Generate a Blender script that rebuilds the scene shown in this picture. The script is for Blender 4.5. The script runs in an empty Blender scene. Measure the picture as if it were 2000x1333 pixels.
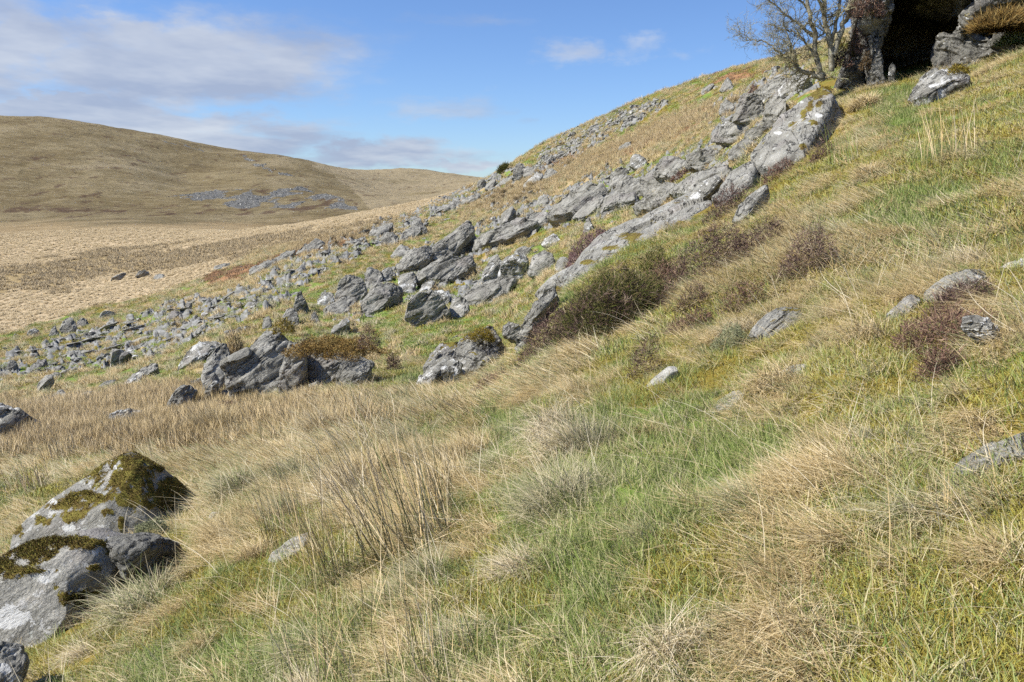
import bpy, math, random
import numpy as np
R = math.radians
scene = bpy.context.scene
COL = scene.collection

# ------------------------------------------------------------------ camera, world, sun, exposure
PITCH = R(10.4)
EYE = np.array((0.0, 0.0, 1.6))
FPX = 1556.0
cam_d = bpy.data.cameras.new('camera'); cam_d.sensor_width = 36.0; cam_d.lens = 28.0
cam_d.clip_start = 0.05; cam_d.clip_end = 20000
cam = bpy.data.objects.new('camera', cam_d); COL.objects.link(cam)
cam.location = EYE; cam.rotation_euler = (math.pi/2 - PITCH, 0, 0)
scene.camera = cam

SUN_AZ = R(-102)      # measured from +Y (view direction), negative = left
SUN_EL = R(47)
SKY_STRENGTH = 0.075
world = bpy.data.worlds.new('World'); scene.world = world; world.use_nodes = True
def build_world():
    nt = world.node_tree; N = nt.nodes; L = nt.links; N.clear()
    out = N.new('ShaderNodeOutputWorld'); bg = N.new('ShaderNodeBackground')
    sky = N.new('ShaderNodeTexSky'); sky.sky_type = 'NISHITA'; sky.sun_disc = False
    sky.sun_elevation = SUN_EL; sky.sun_rotation = SUN_AZ
    sky.air_density = 1.0; sky.dust_density = 0.3; sky.ozone_density = 1.6; sky.altitude = 400
    bg.inputs['Strength'].default_value = SKY_STRENGTH
    def m(op, a, b=None, c=None):
        n = N.new('ShaderNodeMath'); n.operation = op
        for k, v in enumerate((a, b, c)):
            if v is None: continue
            if isinstance(v, (int, float)): n.inputs[k].default_value = v
            else: L.new(v, n.inputs[k])
        return n.outputs[0]
    tc = N.new('ShaderNodeTexCoord'); sp = N.new('ShaderNodeSeparateXYZ'); L.new(tc.outputs['Generated'], sp.inputs[0])
    x, y, z = sp.outputs
    az = m('ARCTAN2', x, y); el = m('ARCSINE', z)
    zz = m('ADD', m('MAXIMUM', z, 0.0), 0.10)
    px = m('DIVIDE', x, zz); py = m('DIVIDE', y, zz)
    cb = N.new('ShaderNodeCombineXYZ'); L.new(px, cb.inputs[0]); L.new(py, cb.inputs[1])
    def noise(vec, scale, detail, rough, dist=0.0, sc=(1, 1, 1), off=(0, 0, 0)):
        mp = N.new('ShaderNodeMapping'); mp.inputs['Scale'].default_value = sc; mp.inputs['Location'].default_value = off
        L.new(vec, mp.inputs[0])
        n = N.new('ShaderNodeTexNoise'); n.inputs['Scale'].default_value = scale; n.inputs['Detail'].default_value = detail
        n.inputs['Roughness'].default_value = rough; n.inputs['Distortion'].default_value = dist
        L.new(mp.outputs[0], n.inputs['Vector']); return n.outputs[0]
    blobs = []   # clouds seen in the photograph, turned into compass direction and height above the horizon
    for bx, by, rx, ry, w in [(330, 125, 300, 80, 1.15), (20, 95, 90, 100, 1.0), (250, 60, 150, 40, .9), (150, 215, 190, 26, 1.25), (400, 258, 270, 40, 1.0), (690, 300, 260, 32, .95),
            (870, 322, 120, 16, .9), (860, 200, 170, 34, .62), (1120, 104, 100, 34, .60), (1262, 98, 90, 30, .62), (1050, 242, 70, 14, .4), (620, 150, 70, 34, .6), (30, 235, 120, 30, 1.0), (960, 40, 200, 20, .25)]:
        a_, b_ = (bx-1000)/1556, (666.5-by)/1556; Y_, Z_ = .9836+b_*.1805, -.1805+b_*.9836
        blobs.append((math.degrees(math.atan2(a_, Y_)), math.degrees(math.atan2(Z_, math.hypot(a_, Y_))), math.degrees(rx/1700), math.degrees(ry/1620), w))
    blobs += [(60, 12, 18, 4, .9), (-75, 14, 20, 4, .9), (120, 15, 25, 4, .8), (180, 12, 25, 4, .9), (-130, 16, 20, 5, .8), (0, 40, 14, 4, .5), (-60, 34, 20, 5, .6)]
    def warp_noise(sc, off):
        mp = N.new('ShaderNodeMapping'); mp.inputs['Location'].default_value = off; mp.inputs['Scale'].default_value = (1, 1, 2.2); L.new(tc.outputs['Generated'], mp.inputs[0])
        n = N.new('ShaderNodeTexNoise'); n.inputs['Scale'].default_value = sc; n.inputs['Detail'].default_value = 6; n.inputs['Roughness'].default_value = .6; L.new(mp.outputs[0], n.inputs['Vector']); return n.outputs[0]
    az = m('ADD', az, m('MULTIPLY', m('SUBTRACT', warp_noise(9, (0, 0, 0)), .5), .22)); el = m('ADD', el, m('MULTIPLY', m('SUBTRACT', warp_noise(11, (5, 3, 1)), .5), .085))
    tot = None
    for a, e, sa, se, w in blobs:
        d = m('ADD', m('POWER', m('ABSOLUTE', m('MULTIPLY', m('SUBTRACT', az, R(a)), 1/R(sa))), 2.0),
              m('POWER', m('ABSOLUTE', m('MULTIPLY', m('SUBTRACT', el, R(e)), 1/R(se))), 2.0))
        g = m('MULTIPLY', m('EXPONENT', m('MULTIPLY', d, -0.8)), w)
        tot = g if tot is None else m('MAXIMUM', tot, g)
    n1 = noise(cb.outputs[0], 1.1, 9, .58, .25, (1, .75, 1), (3.1, 1.7, 0))
    n2 = noise(cb.outputs[0], .35, 4, .5, .1, (1, 1, 1), (7, 2, 0))
    v = m('ADD', tot, m('MULTIPLY', m('SUBTRACT', n1, .5), 1.25))
    v = m('ADD', v, m('MULTIPLY', m('SUBTRACT', n2, .5), .5))
    mr = N.new('ShaderNodeMapRange'); mr.interpolation_type = 'SMOOTHSTEP'
    mr.inputs['From Min'].default_value = .26; mr.inputs['From Max'].default_value = .86; L.new(v, mr.inputs[0])
    cover = m('MULTIPLY', mr.outputs[0], .90)
    cover = m('MULTIPLY', cover, m('MINIMUM', m('MAXIMUM', m('MULTIPLY', z, 30), 0), 1))
    # cloud colour: bluish grey with paler tops
    cr = N.new('ShaderNodeMix'); cr.data_type = 'RGBA'
    cr.inputs[6].default_value = (3.5, 4.1, 5.5, 1); cr.inputs[7].default_value = (6.0, 6.4, 7.1, 1)
    n3 = noise(cb.outputs[0], .9, 5, .6, .1, (1, .8, 1), (3.15, 1.9, 0))
    mr2 = N.new('ShaderNodeMapRange'); mr2.inputs['From Min'].default_value = .42; mr2.inputs['From Max'].default_value = .68
    L.new(n3, mr2.inputs[0]); L.new(mr2.outputs[0], cr.inputs[0])
    tint = N.new('ShaderNodeMix'); tint.data_type = 'RGBA'; tint.blend_type = 'MULTIPLY'; tint.inputs[0].default_value = 1
    L.new(sky.outputs[0], tint.inputs[6]); tint.inputs[7].default_value = (.80, 1.0, 1.36, 1)
    mix = N.new('ShaderNodeMix'); mix.data_type = 'RGBA'
    L.new(cover, mix.inputs[0]); L.new(tint.outputs[2], mix.inputs[6]); L.new(cr.outputs[2], mix.inputs[7])
    L.new(mix.outputs[2], bg.inputs[0]); L.new(bg.outputs[0], out.inputs[0])
build_world()
sun_d = bpy.data.lights.new('sun', 'SUN'); sun_d.energy = 4.6; sun_d.angle = R(0.55); sun_d.color = (1.0, .965, .90)
sun = bpy.data.objects.new('sun', sun_d); COL.objects.link(sun)
_sd = np.array((math.sin(SUN_AZ)*math.cos(SUN_EL), math.cos(SUN_AZ)*math.cos(SUN_EL), math.sin(SUN_EL)))
from mathutils import Vector, Matrix, Euler
sun.rotation_euler = Vector(_sd).to_track_quat('Z', 'Y').to_euler()
vs = scene.view_settings; vs.view_transform = 'Standard'; vs.look = 'None'; vs.exposure = 0.60; vs.gamma = 1.0; vs.use_curve_mapping = False
scene.cycles.max_bounces = 5; scene.cycles.diffuse_bounces = 2; scene.cycles.glossy_bounces = 2
scene.cycles.transmission_bounces = 3; scene.cycles.transparent_max_bounces = 4
scene.cycles.use_adaptive_sampling = True; scene.cycles.adaptive_threshold = 0.02
scene.cycles.use_denoising = False
scene.cycles.caustics_reflective = False; scene.cycles.caustics_refractive = False

# ------------------------------------------------------------------ helpers
rng = np.random.default_rng(7)
random.seed(7)
def _hash(ix, iy, iz, seed):
    h = (ix.view(np.uint32)*np.uint32(374761393)) ^ (iy.view(np.uint32)*np.uint32(668265263)) ^ (iz.view(np.uint32)*np.uint32(2147483647)) ^ np.uint32((seed*1274126177) & 0xffffffff)
    h = (h ^ (h >> np.uint32(13)))*np.uint32(1274126177)
    h = (h ^ (h >> np.uint32(15)))*np.uint32(2246822519)
    return (h ^ (h >> np.uint32(16)))
_G = rng.normal(size=(256, 3)); _G /= np.linalg.norm(_G, axis=1)[:, None]
_G = _G.astype(np.float32)
from concurrent.futures import ThreadPoolExecutor
def perlin(x, y, z=0.0, seed=0):
    x, y, z = np.broadcast_arrays(np.asarray(x, np.float32), np.asarray(y, np.float32), np.asarray(z, np.float32))
    if x.size > 60000:
        shp = x.shape; n = 24
        parts = [np.array_split(v.ravel(), n) for v in (x, y, z)]
        with ThreadPoolExecutor(4) as ex:
            return np.concatenate(list(ex.map(lambda k: _perlin(parts[0][k], parts[1][k], parts[2][k], seed), range(n)))).reshape(shp)
    return _perlin(x, y, z, seed)
def _perlin(x, y, z, seed):
    fx, fy, fz = np.floor(x), np.floor(y), np.floor(z)
    ix, iy, iz = fx.astype(np.int32), fy.astype(np.int32), fz.astype(np.int32)
    dx, dy, dz = x-fx, y-fy, z-fz
    q = lambda t: t*t*t*(t*(t*6-15)+10)
    u, v, w = q(dx), q(dy), q(dz)
    ix = np.ascontiguousarray(ix); iy = np.ascontiguousarray(iy); iz = np.ascontiguousarray(iz)
    def g(a, b, c):
        k = _hash(ix+np.int32(a), iy+np.int32(b), iz+np.int32(c), seed) & np.uint32(255)
        G = _G[k]
        return G[..., 0]*(dx-a)+G[..., 1]*(dy-b)+G[..., 2]*(dz-c)
    def l(a, b, t): return a+(b-a)*t
    return 1.5*l(l(l(g(0,0,0), g(1,0,0), u), l(g(0,1,0), g(1,1,0), u), v), l(l(g(0,0,1), g(1,0,1), u), l(g(0,1,1), g(1,1,1), u), v), w)
def fbm(x, y, z=0.0, octaves=4, gain=.5, lac=2.03, seed=0):
    a, s, r = 1.0, 0.0, 0.0
    x = np.asarray(x, np.float32); y = np.asarray(y, np.float32); z = np.asarray(z, np.float32)
    for o in range(octaves):
        s = s+a*perlin(x, y, z, seed+o*17); r += a; a *= gain; x = x*lac+3.7; y = y*lac-1.3; z = z*lac+.9
    return s/r**.7
def sstep(a, b, x):
    t = np.clip((np.asarray(x)-a)/(b-a), 0, 1); return t*t*(3-2*t)

def pix_dir(px, py):
    a = (np.asarray(px, float)-1000)/FPX; b = (666.5-np.asarray(py, float))/FPX
    return a, math.cos(PITCH)+b*math.sin(PITCH), -math.sin(PITCH)+b*math.cos(PITCH)
def project(P):
    P = np.asarray(P, float); X = P[..., 0]; Y = P[..., 1]; Z = P[..., 2]-EYE[2]
    f = Y*math.cos(PITCH)-Z*math.sin(PITCH); u = Y*math.sin(PITCH)+Z*math.cos(PITCH)
    f = np.where(f < .01, .01, f)
    return 1000+FPX*X/f, 666.5-FPX*u/f, f

def new_mesh(name, verts, faces, smooth=True, attrs=None):
    me = bpy.data.meshes.new(name); verts = np.asarray(verts, np.float32); faces = np.asarray(faces, np.int32)
    k = faces.shape[1]; nf = len(faces)
    me.vertices.add(len(verts)); me.vertices.foreach_set('co', verts.ravel())
    me.loops.add(nf*k); me.loops.foreach_set('vertex_index', faces.ravel())
    me.polygons.add(nf); me.polygons.foreach_set('loop_start', np.arange(nf, dtype=np.int32)*k)
    try: me.polygons.foreach_set('loop_total', np.full(nf, k, np.int32))
    except Exception: pass
    me.polygons.foreach_set('use_smooth', np.full(nf, smooth))
    for nm, (tp, dat) in (attrs or {}).items():
        a = me.attributes.new(nm, tp, 'POINT')
        a.data.foreach_set('color' if tp == 'FLOAT_COLOR' else ('vector' if tp == 'FLOAT_VECTOR' else 'value'), np.asarray(dat, np.float32 if tp != 'INT' else np.int32).ravel())
    me.update(calc_edges=True); return me
def add_obj(name, me, mat=None, parent=None, loc=(0, 0, 0), rot=(0, 0, 0), scl=(1, 1, 1)):
    o = bpy.data.objects.new(name, me); COL.objects.link(o)
    if mat is not None and me is not None and not me.materials: me.materials.append(mat)
    o.location = loc; o.rotation_euler = rot; o.scale = scl
    if parent: o.parent = parent
    return o
def tag(o, label=None, cat=None, group=None, kind=None):
    if label: o['label'] = label
    if cat: o['category'] = cat
    if group: o['group'] = group
    if kind: o['kind'] = kind
    return o

class NT:
    def __init__(s, name):
        s.mat = bpy.data.materials.new(name); s.mat.use_nodes = True; s.nt = s.mat.node_tree
        s.N = s.nt.nodes; s.L = s.nt.links; s.N.clear(); s.out = s.N.new('ShaderNodeOutputMaterial')
    def put(s, sock, v):
        if isinstance(v, bpy.types.NodeSocket): s.L.new(v, sock)
        elif v is not None:
            if isinstance(v, (tuple, list)) and len(v) == 3 and sock.type == 'RGBA': v = (*v, 1)
            sock.default_value = v
    def m(s, op, a, b=None, c=None, clamp=False):
        n = s.N.new('ShaderNodeMath'); n.operation = op; n.use_clamp = clamp
        for k, v in enumerate((a, b, c)): s.put(n.inputs[k], v)
        return n.outputs[0]
    def noise(s, vec, scale, detail=4, rough=.55, dist=0.0):
        n = s.N.new('ShaderNodeTexNoise'); s.put(n.inputs['Vector'], vec); n.inputs['Scale'].default_value = scale
        n.inputs['Detail'].default_value = detail; n.inputs['Roughness'].default_value = rough; n.inputs['Distortion'].default_value = dist
        return n.outputs[0]
    def voro(s, vec, scale, feature='F1'):
        n = s.N.new('ShaderNodeTexVoronoi'); n.feature = feature; s.put(n.inputs['Vector'], vec); n.inputs['Scale'].default_value = scale
        return n
    def mapping(s, vec, sc=(1, 1, 1), rot=(0, 0, 0), loc=(0, 0, 0)):
        n = s.N.new('ShaderNodeMapping'); s.put(n.inputs[0], vec); n.inputs['Scale'].default_value = sc
        n.inputs['Rotation'].default_value = rot; n.inputs['Location'].default_value = loc; return n.outputs[0]
    def mr(s, v, a, b, c=0.0, d=1.0, smooth=True):
        n = s.N.new('ShaderNodeMapRange'); n.interpolation_type = 'SMOOTHSTEP' if smooth else 'LINEAR'
        s.put(n.inputs[0], v); n.inputs[1].default_value = a; n.inputs[2].default_value = b; n.inputs[3].default_value = c; n.inputs[4].default_value = d
        return n.outputs[0]
    def mix(s, f, a, b, blend='MIX'):
        n = s.N.new('ShaderNodeMix'); n.data_type = 'RGBA'; n.blend_type = blend
        s.put(n.inputs[0], f); s.put(n.inputs[6], a); s.put(n.inputs[7], b); return n.outputs[2]
    def attr(s, name, typ='GEOMETRY'):
        n = s.N.new('ShaderNodeAttribute'); n.attribute_name = name; n.attribute_type = typ; return n
    def geo(s): return s.N.new('ShaderNodeNewGeometry')
    def ramp(s, f, stops):
        n = s.N.new('ShaderNodeValToRGB'); s.put(n.inputs[0], f); e = n.color_ramp.elements
        e[0].position, e[0].color = stops[0][0], (*stops[0][1], 1); e[1].position, e[1].color = stops[-1][0], (*stops[-1][1], 1)
        for p, c in stops[1:-1]:
            x = e.new(p); x.color = (*c, 1)
        return n.outputs[0]
    def bump(s, h, strength=.5, dist=.02, normal=None):
        n = s.N.new('ShaderNodeBump'); s.put(n.inputs['Height'], h); n.inputs['Strength'].default_value = strength
        n.inputs['Distance'].default_value = dist
        if normal: s.put(n.inputs['Normal'], normal)
        return n.outputs[0]
    def finish(s, color, rough=.9, normal=None, spec=.2, transl=0.0, tcol=None):
        b = s.N.new('ShaderNodeBsdfPrincipled'); s.put(b.inputs['Base Color'], color); s.put(b.inputs['Roughness'], rough)
        s.put(b.inputs['Specular IOR Level'], spec)
        if normal is not None: s.put(b.inputs['Normal'], normal)
        sh = b.outputs[0]
        if transl:
            t = s.N.new('ShaderNodeBsdfTranslucent'); s.put(t.inputs[0], tcol if tcol is not None else color)
            mx = s.N.new('ShaderNodeMixShader'); mx.inputs[0].default_value = transl
            s.L.new(sh, mx.inputs[1]); s.L.new(t.outputs[0], mx.inputs[2]); sh = mx.outputs[0]
        s.L.new(sh, s.out.inputs[0]); return s.mat
# ------------------------------------------------------------------ terrain: one height field in polar coordinates about the viewer's feet
def plane_z(X, Y):
    return np.where(X > 0, .38, .36)*X - .03*Y
CP = []   # (theta, ln r, height/r relative to the eye)
def cp(px, py, r):
    a, y, z = pix_dir(px, py); h = math.hypot(a, y)
    CP.append((math.atan2(a, y), math.log(r), z/h))
SK = 'k'
cols = {
 -320: [(1050, 17), (850, 32), (700, 75), (600, 140), (540, 190), (450, 480), (420, 750), (330, 1050), (228, 1700)],
 0: [(1150, 8.0), (1050, 11.0), (900, 17), (850, 22), (800, 30), (760, 42), (700, 62), (650, 92), (600, 128), (540, 185), (500, 260), (450, 480), (420, 750), (330, 1050), (260, 1400), (229, 1700)],
 100: [(233, 1700)], 175: [(246, 1650)], 350: [(277, 1650), (350, 1150)], 430: [(297, 1600)], 560: [(309, 1600)],
 250: [(1000, 9.4), (880, 14.5), (800, 22), (740, 34), (690, 48), (640, 68), (600, 90), (570, 115), (520, 165), (480, 250), (450, 380), (430, 560), (410, 760), (330, 1100), (259, 1650)],
 500: [(950, 7.6), (880, 10.5), (800, 16), (755, 21), (700, 27), (660, 32), (620, 40), (580, 55), (540, 75), (510, 95), (490, 125), (465, 190), (448, 270), (452, 340), (436, 620), (400, 780), (350, 1050), (303, 1600)],
 700: [(900, 7), (800, 11), (740, 17), (690, 25), (640, 33), (590, 42), (540, 54), (500, 68), (460, 90), (430, 130), (418, 200), (428, 330), (415, 700), (380, 1000), (333, 2200)],
 800: [(329, 2300), (380, 1300), (398, 220), (402, 180)], 890: [(341, 2300), (372, 1200), (376, 190)],
 850: [(800, 9.5), (740, 15), (680, 22), (620, 30), (570, 39), (520, 51), (470, 70), (430, 98), (392, 150), (402, 400)],
 950: [(800, 8.8), (745, 11), (735, 14), (680, 20), (620, 28), (560, 38), (500, 50), (450, 66), (400, 95), (351, 165), (372, 400), (348, 2300)],
 1000: [(322, 155)], 1050: [(288, 145)],
 1100: [(720, 8), (650, 10.5), (585, 13), (566, 19), (520, 29), (480, 38), (440, 48), (400, 62), (350, 84), (300, 112), (270, 135), (300, 250)],
 1250: [(700, 7.0), (640, 8.7), (560, 11.8), (500, 14.5), (462, 17), (450, 27), (400, 40), (350, 54), (300, 72), (250, 92), (203, 115), (235, 220)],
 1400: [(800, 5.2), (700, 6.2), (600, 8), (520, 10.7), (440, 15), (385, 19), (340, 26), (300, 37), (250, 54), (200, 74), (153, 97), (185, 200)],
 1550: [(700, 5.6), (600, 7), (500, 9.3), (400, 13.5), (325, 17), (250, 21.5), (190, 28), (155, 48), (122, 82), (150, 170)],
 1700: [(700, 5.0), (500, 8), (400, 11), (300, 14.7), (220, 19), (165, 23), (140, 30), (60, 60), (40, 90), (70, 200)],
 1850: [(700, 4.8), (500, 7.3), (350, 11), (250, 15), (165, 20.5), (110, 27), (20, 50), (0, 90), (40, 200)],
 2000: [(700, 4.5), (500, 6.6), (300, 11.3), (200, 15.2), (110, 20), (60, 27), (0, 50), (-40, 90), (0, 200)],
 2320: [(700, 4.3), (400, 7.2), (200, 12), (40, 20), (-60, 50), (-60, 120)],
}
for px, lst in cols.items():
    for py, r in lst: cp(px, py, r)
for px, py, r in ((0, 300, 3600), (350, 345, 3600), (700, 365, 4500), (950, 370, 4500), (-320, 300, 3600), (1250, 330, 1500), (1600, 330, 1500), (2000, 330, 1500), (2320, 300, 1500), (1100, 365, 4000), (1600, 370, 5000), (2320, 370, 5000)): cp(px, py, r)
for th in np.radians((-52, -38, -27, -18, -9, 0, 9, 18, 27, 38, 52)):
    for r in (.6, 1.3, 2.4, 3.8 if abs(th) < .8 else 3.0):
        X, Y = r*math.sin(th), r*math.cos(th); CP.append((th, math.log(r), (float(plane_z(X, Y))-EYE[2])/r))
CP = np.array(CP)
KT = 3.2
def _phi(d2): return d2*np.log(np.sqrt(d2)+1e-9)
_A = np.c_[CP[:, 0]*KT, CP[:, 1]]
_n = len(CP)
_d2 = ((_A[:, None]-_A[None])**2).sum(-1)
_K = np.zeros((_n+3, _n+3)); _K[:_n, :_n] = _phi(_d2)+np.eye(_n)*2e-3; _K[:_n, _n] = 1; _K[:_n, _n+1:] = _A; _K[_n:, :_n] = _K[:_n, _n:].T
_w = np.linalg.solve(_K, np.r_[CP[:, 2], 0, 0, 0])
def tps(th, lr):
    q = np.c_[th.ravel()*KT, lr.ravel()]; o = np.zeros(len(q))
    for i in range(0, len(q), 20000):
        s = q[i:i+20000]; d2 = ((s[:, None]-_A[None])**2).sum(-1)
        o[i:i+20000] = _phi(d2)@_w[:_n]+_w[_n]+s@_w[_n+1:]
    return o.reshape(th.shape)
# grid axes
TH = np.r_[np.linspace(R(-180), R(-60), 26)[:-1], np.linspace(R(-60), R(-40), 60)[:-1], np.linspace(R(-40), R(40), 1150), np.linspace(R(40), R(60), 60)[1:], np.linspace(R(60), R(180), 26)[1:]]
LR = np.linspace(math.log(.5), math.log(5000), 1250)
# coarse evaluation of the smooth field then cubic-free bilinear upsample
_ct = np.linspace(R(-56), R(56), 300); _cl = np.linspace(LR[0], LR[-1], 420)
_S = tps(*np.meshgrid(_ct, _cl))
def s_smooth(th, lr):
    def look(t):
        u = np.clip((t-_ct[0])/(_ct[1]-_ct[0]), 0, len(_ct)-1.001); v = np.clip((lr-_cl[0])/(_cl[1]-_cl[0]), 0, len(_cl)-1.001)
        i, j = u.astype(int), v.astype(int); a, b = u-i, v-j
        return (_S[j, i]*(1-a)+_S[j, i+1]*a)*(1-b)+(_S[j+1, i]*(1-a)+_S[j+1, i+1]*a)*b
    inn = look(th); L_, R_ = look(np.full_like(th, R(-52))), look(np.full_like(th, R(52)))
    bw = (np.mod(th, 2*math.pi)-R(52))/(R(308)-R(52)); bw = sstep(0, 1, bw)
    back = R_*(1-bw)+L_*bw
    k = sstep(R(46), R(54), np.abs(th))
    return inn*(1-k)+back*k

def inpoly(px, py, poly):
    c = np.zeros(np.shape(px), bool); n = len(poly)
    for i in range(n):
        x1, y1 = poly[i]; x2, y2 = poly[(i+1) % n]
        if y1 == y2: continue
        k = ((y1 > py) != (y2 > py)) & (px < (x2-x1)*(py-y1)/(y2-y1)+x1); c ^= k
    return c

def cells(x, y, z, sx, sy, sz, seed):
    """random height per jointed block: fractured bedrock"""
    w = fbm(x/sx*.7, y/sy*.7, z/sz*.7, 2, seed=seed+40)*.8; u = np.asarray(x/sx+w, np.float32); v = np.asarray(y/sy-w*.7, np.float32); t = np.asarray(z/sz+w*.5, np.float32)
    v = v+.37*np.floor(u); t = t+.41*np.floor(v)
    h = _hash(np.floor(u).astype(np.int32), np.floor(v).astype(np.int32), np.floor(t).astype(np.int32), seed) & np.uint32(1023)
    tilt = (u-np.floor(u)-.5)*((h & np.uint32(7)).astype(np.float32)/7-.5)+(v-np.floor(v)-.5)*(((h >> np.uint32(3)) & np.uint32(7)).astype(np.float32)/7-.5)
    return h.astype(np.float32)/511.5-1+tilt*1.2
_T, _Lr = np.meshgrid(TH, LR); _r = np.exp(_Lr)
gX, gY = _r*np.sin(_T), _r*np.cos(_T)
base = EYE[2]+s_smooth(_T, _Lr)*_r
nearw = 1-sstep(1.8, 4.0, _r)
base = base*(1-nearw)+plane_z(gX, gY)*nearw
# regions laid out on the ground (projected once, then stored as ground cover)
PX, PY, PF = project(np.stack([gX, gY, base], -1))
wob = fbm(gX/_r*14, _Lr*6, 0, 4, seed=5)
wx = PX+wob*22+fbm(gX*.9, gY*.9, 3, 3, seed=6)*np.clip(400/_r, 0, 14); wy = PY+fbm(gX/_r*14, _Lr*6, 9, 4, seed=8)*12
def reg(poly, r0=0, r1=9999, soft=None):
    return (inpoly(wx, wy, poly) & (_r > r0) & (_r < r1)).astype(np.float32)
def el(px, py, rx, ry, r0=0, r1=9999, ang=0):
    c, s_ = math.cos(R(ang)), math.sin(R(ang)); dx, dy = PX+wob*rx*.4-px, PY-py+wob*ry*.3
    u, v = (dx*c-dy*s_)/rx, (dx*s_+dy*c)/ry
    return np.exp(-(u*u+v*v)*1.2)*((_r > r0) & (_r < r1))
far = sstep(300, 420, _r)
moor = reg([(-900, 690), (0, 652), (150, 612), (300, 572), (420, 530), (520, 486), (640, 466), (760, 436), (860, 398), (900, 380), (900, 340), (-900, 300)], 50, 9999)
moor = np.maximum(moor, np.maximum(sstep(180, 230, _r)*(PX < 900), sstep(190, 240, _r)*(PX < 1030)))
mid = sstep(0, 1, np.clip((_r-17)/6, 0, 1))*(1-moor)
outer = (PX > 1000)*sstep(10, 18, _r)*(PX < 1600)
mid = np.where(PX > 1550, sstep(26, 34, _r)*(1-moor), mid)
# bedrock and boulder ground
rock = np.zeros_like(_r, np.float32)
for poly, r0, r1 in [
    ([(-300, 760), (0, 706), (60, 680), (200, 640), (350, 590), (480, 560), (560, 520), (640, 480), (900, 372), (960, 350), (990, 365), (880, 420), (700, 500), (560, 590), (440, 640), (330, 690), (200, 720), (0, 740)], 40, 180),
    ([(640, 600), (700, 560), (760, 520), (830, 480), (920, 450), (1020, 410), (1090, 370), (1170, 340), (1200, 320), (1290, 330), (1350, 285), (1420, 285), (1430, 330), (1300, 400), (1180, 415), (1080, 450), (1000, 470), (960, 520), (1000, 560), (930, 600), (800, 600), (720, 620), (660, 650)], 24, 75),
    ([(1060, 300), (1150, 255), (1280, 195), (1300, 205), (1200, 270), (1080, 335), (1030, 345)], 80, 180),
    ([(1390, 250), (1400, 200), (1450, 180), (1500, 140), (1580, 140), (1600, 170), (1540, 210), (1480, 270), (1400, 290)], 20, 75),
    ([(940, 370), (1010, 322), (1060, 330), (1060, 380), (960, 420)], 70, 180)]:
    rock = np.maximum(rock, reg(poly, r0, r1))
rk_n = fbm(gX/_r*60, _Lr*26+gX/_r*30, 0, 4, seed=21)
rock *= sstep(-.16, .10, rk_n)
blobs_rock = [(1500, 405, 25, 60), (1660, 640, 1, 1)]
scree = reg([(330, 388), (400, 376), (520, 372), (600, 362), (650, 385), (700, 412), (640, 410), (560, 405), (480, 402), (380, 398)], 400)
scree *= sstep(-.25, .15, fbm(gX*.03, gY*.012, 0, 4, seed=31))
scree = np.maximum(scree, .8*reg([(325, 273), (350, 277), (400, 296), (330, 280)], 600)*(rk_n > 0))
scree = np.maximum(scree, .7*reg([(470, 300), (490, 312), (540, 330), (580, 345), (570, 348), (520, 332), (480, 318)], 600)*sstep(-.1, .1, fbm(gX*.02, gY*.02, 0, 3, seed=33)))
# ---------------- displacement
z = base.copy()
z += .10*fbm(gX/3.1, gY/3.1, 0, 3, seed=41)*sstep(2.5, 5, _r)*(1-moor)
near_t = (1-sstep(30, 60, _r))
tus = fbm(gX/.75, gY/.75, 0, 3, seed=42)
z += .085*tus*sstep(1.2, 3, _r)*near_t
z += .45*fbm(gX/11, gY/11, 0, 3, seed=43)*sstep(24, 45, _r)*(1-sstep(150, 220, _r)*.4)*(1-moor*.6)
z += .15*fbm(gX/1.9, gY/1.9, 0, 3, seed=44)*sstep(18, 32, _r)*(1-moor)
_x2 = gX*.8-gY*.25
st = fbm(gX/1.3+gY/4.5, gY/2.6-gX/5, z/.5, 4, seed=45)
sth = np.abs(fbm(gX/1.0+gY/3, gY/1.5, z/.7, 4, seed=46))
# ledges: bedding steps
bed = (gX*.55+gY*.22+base*.8)/.62+fbm(gX/3, gY/3, 0, 3, seed=47)*1.6
ledge = bed-np.floor(bed); ledge = sstep(0, .85, ledge)-sstep(.88, 1.0, ledge)
blk_ = cells(gX*.8+gY*.3, gY*.8-gX*.3+base*.6, base*1.2+gX*.3, 1.5, 1.1, 1.2, 91)
blk2_ = cells(gX*.8+gY*.3, gY*.8-gX*.3+base*.6, base*1.2+gX*.3, .55, .4, .5, 92)
z += rock*(.04+.10*st-.10*sth+.12*ledge+.20*blk_+.09*blk2_)*np.clip(_r/40, .5, 1.9)
z += far*(4.5*fbm(gX/130, gY/200, 0, 5, seed=51))*sstep(400, 900, _r)
z += sstep(500, 900, _r)*2.2*fbm(gX/40, gY/40, 0, 4, seed=52)
z += scree*1.6*(fbm(gX/6, gY/6, 0, 3, seed=53))
z += moor*(1-far)*(.25*fbm(gX/4.5, gY/4.5, 0, 4, seed=54)+.5*fbm(gX/30, gY/30, 0, 2, seed=55))
z += moor*.16*(fbm(gX/.9, gY/.9, 0, 2, seed=56))*(1-far)*sstep(60, 80, _r)
Zg = z
_ti = np.arange(len(TH))
def ground(X, Y):
    X = np.asarray(X, float); Y = np.asarray(Y, float)
    th = np.arctan2(X, Y); lr = np.log(np.maximum(np.hypot(X, Y), .5))
    u = np.clip(np.interp(th, TH, _ti), 0, len(TH)-1.001); v = np.clip((lr-LR[0])/(LR[1]-LR[0]), 0, len(LR)-1.001)
    i, j = u.astype(int), v.astype(int); a, b = u-i, v-j
    return (Zg[j, i]*(1-a)+Zg[j, i+1]*a)*(1-b)+(Zg[j+1, i]*(1-a)+Zg[j+1, i+1]*a)*b
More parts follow.
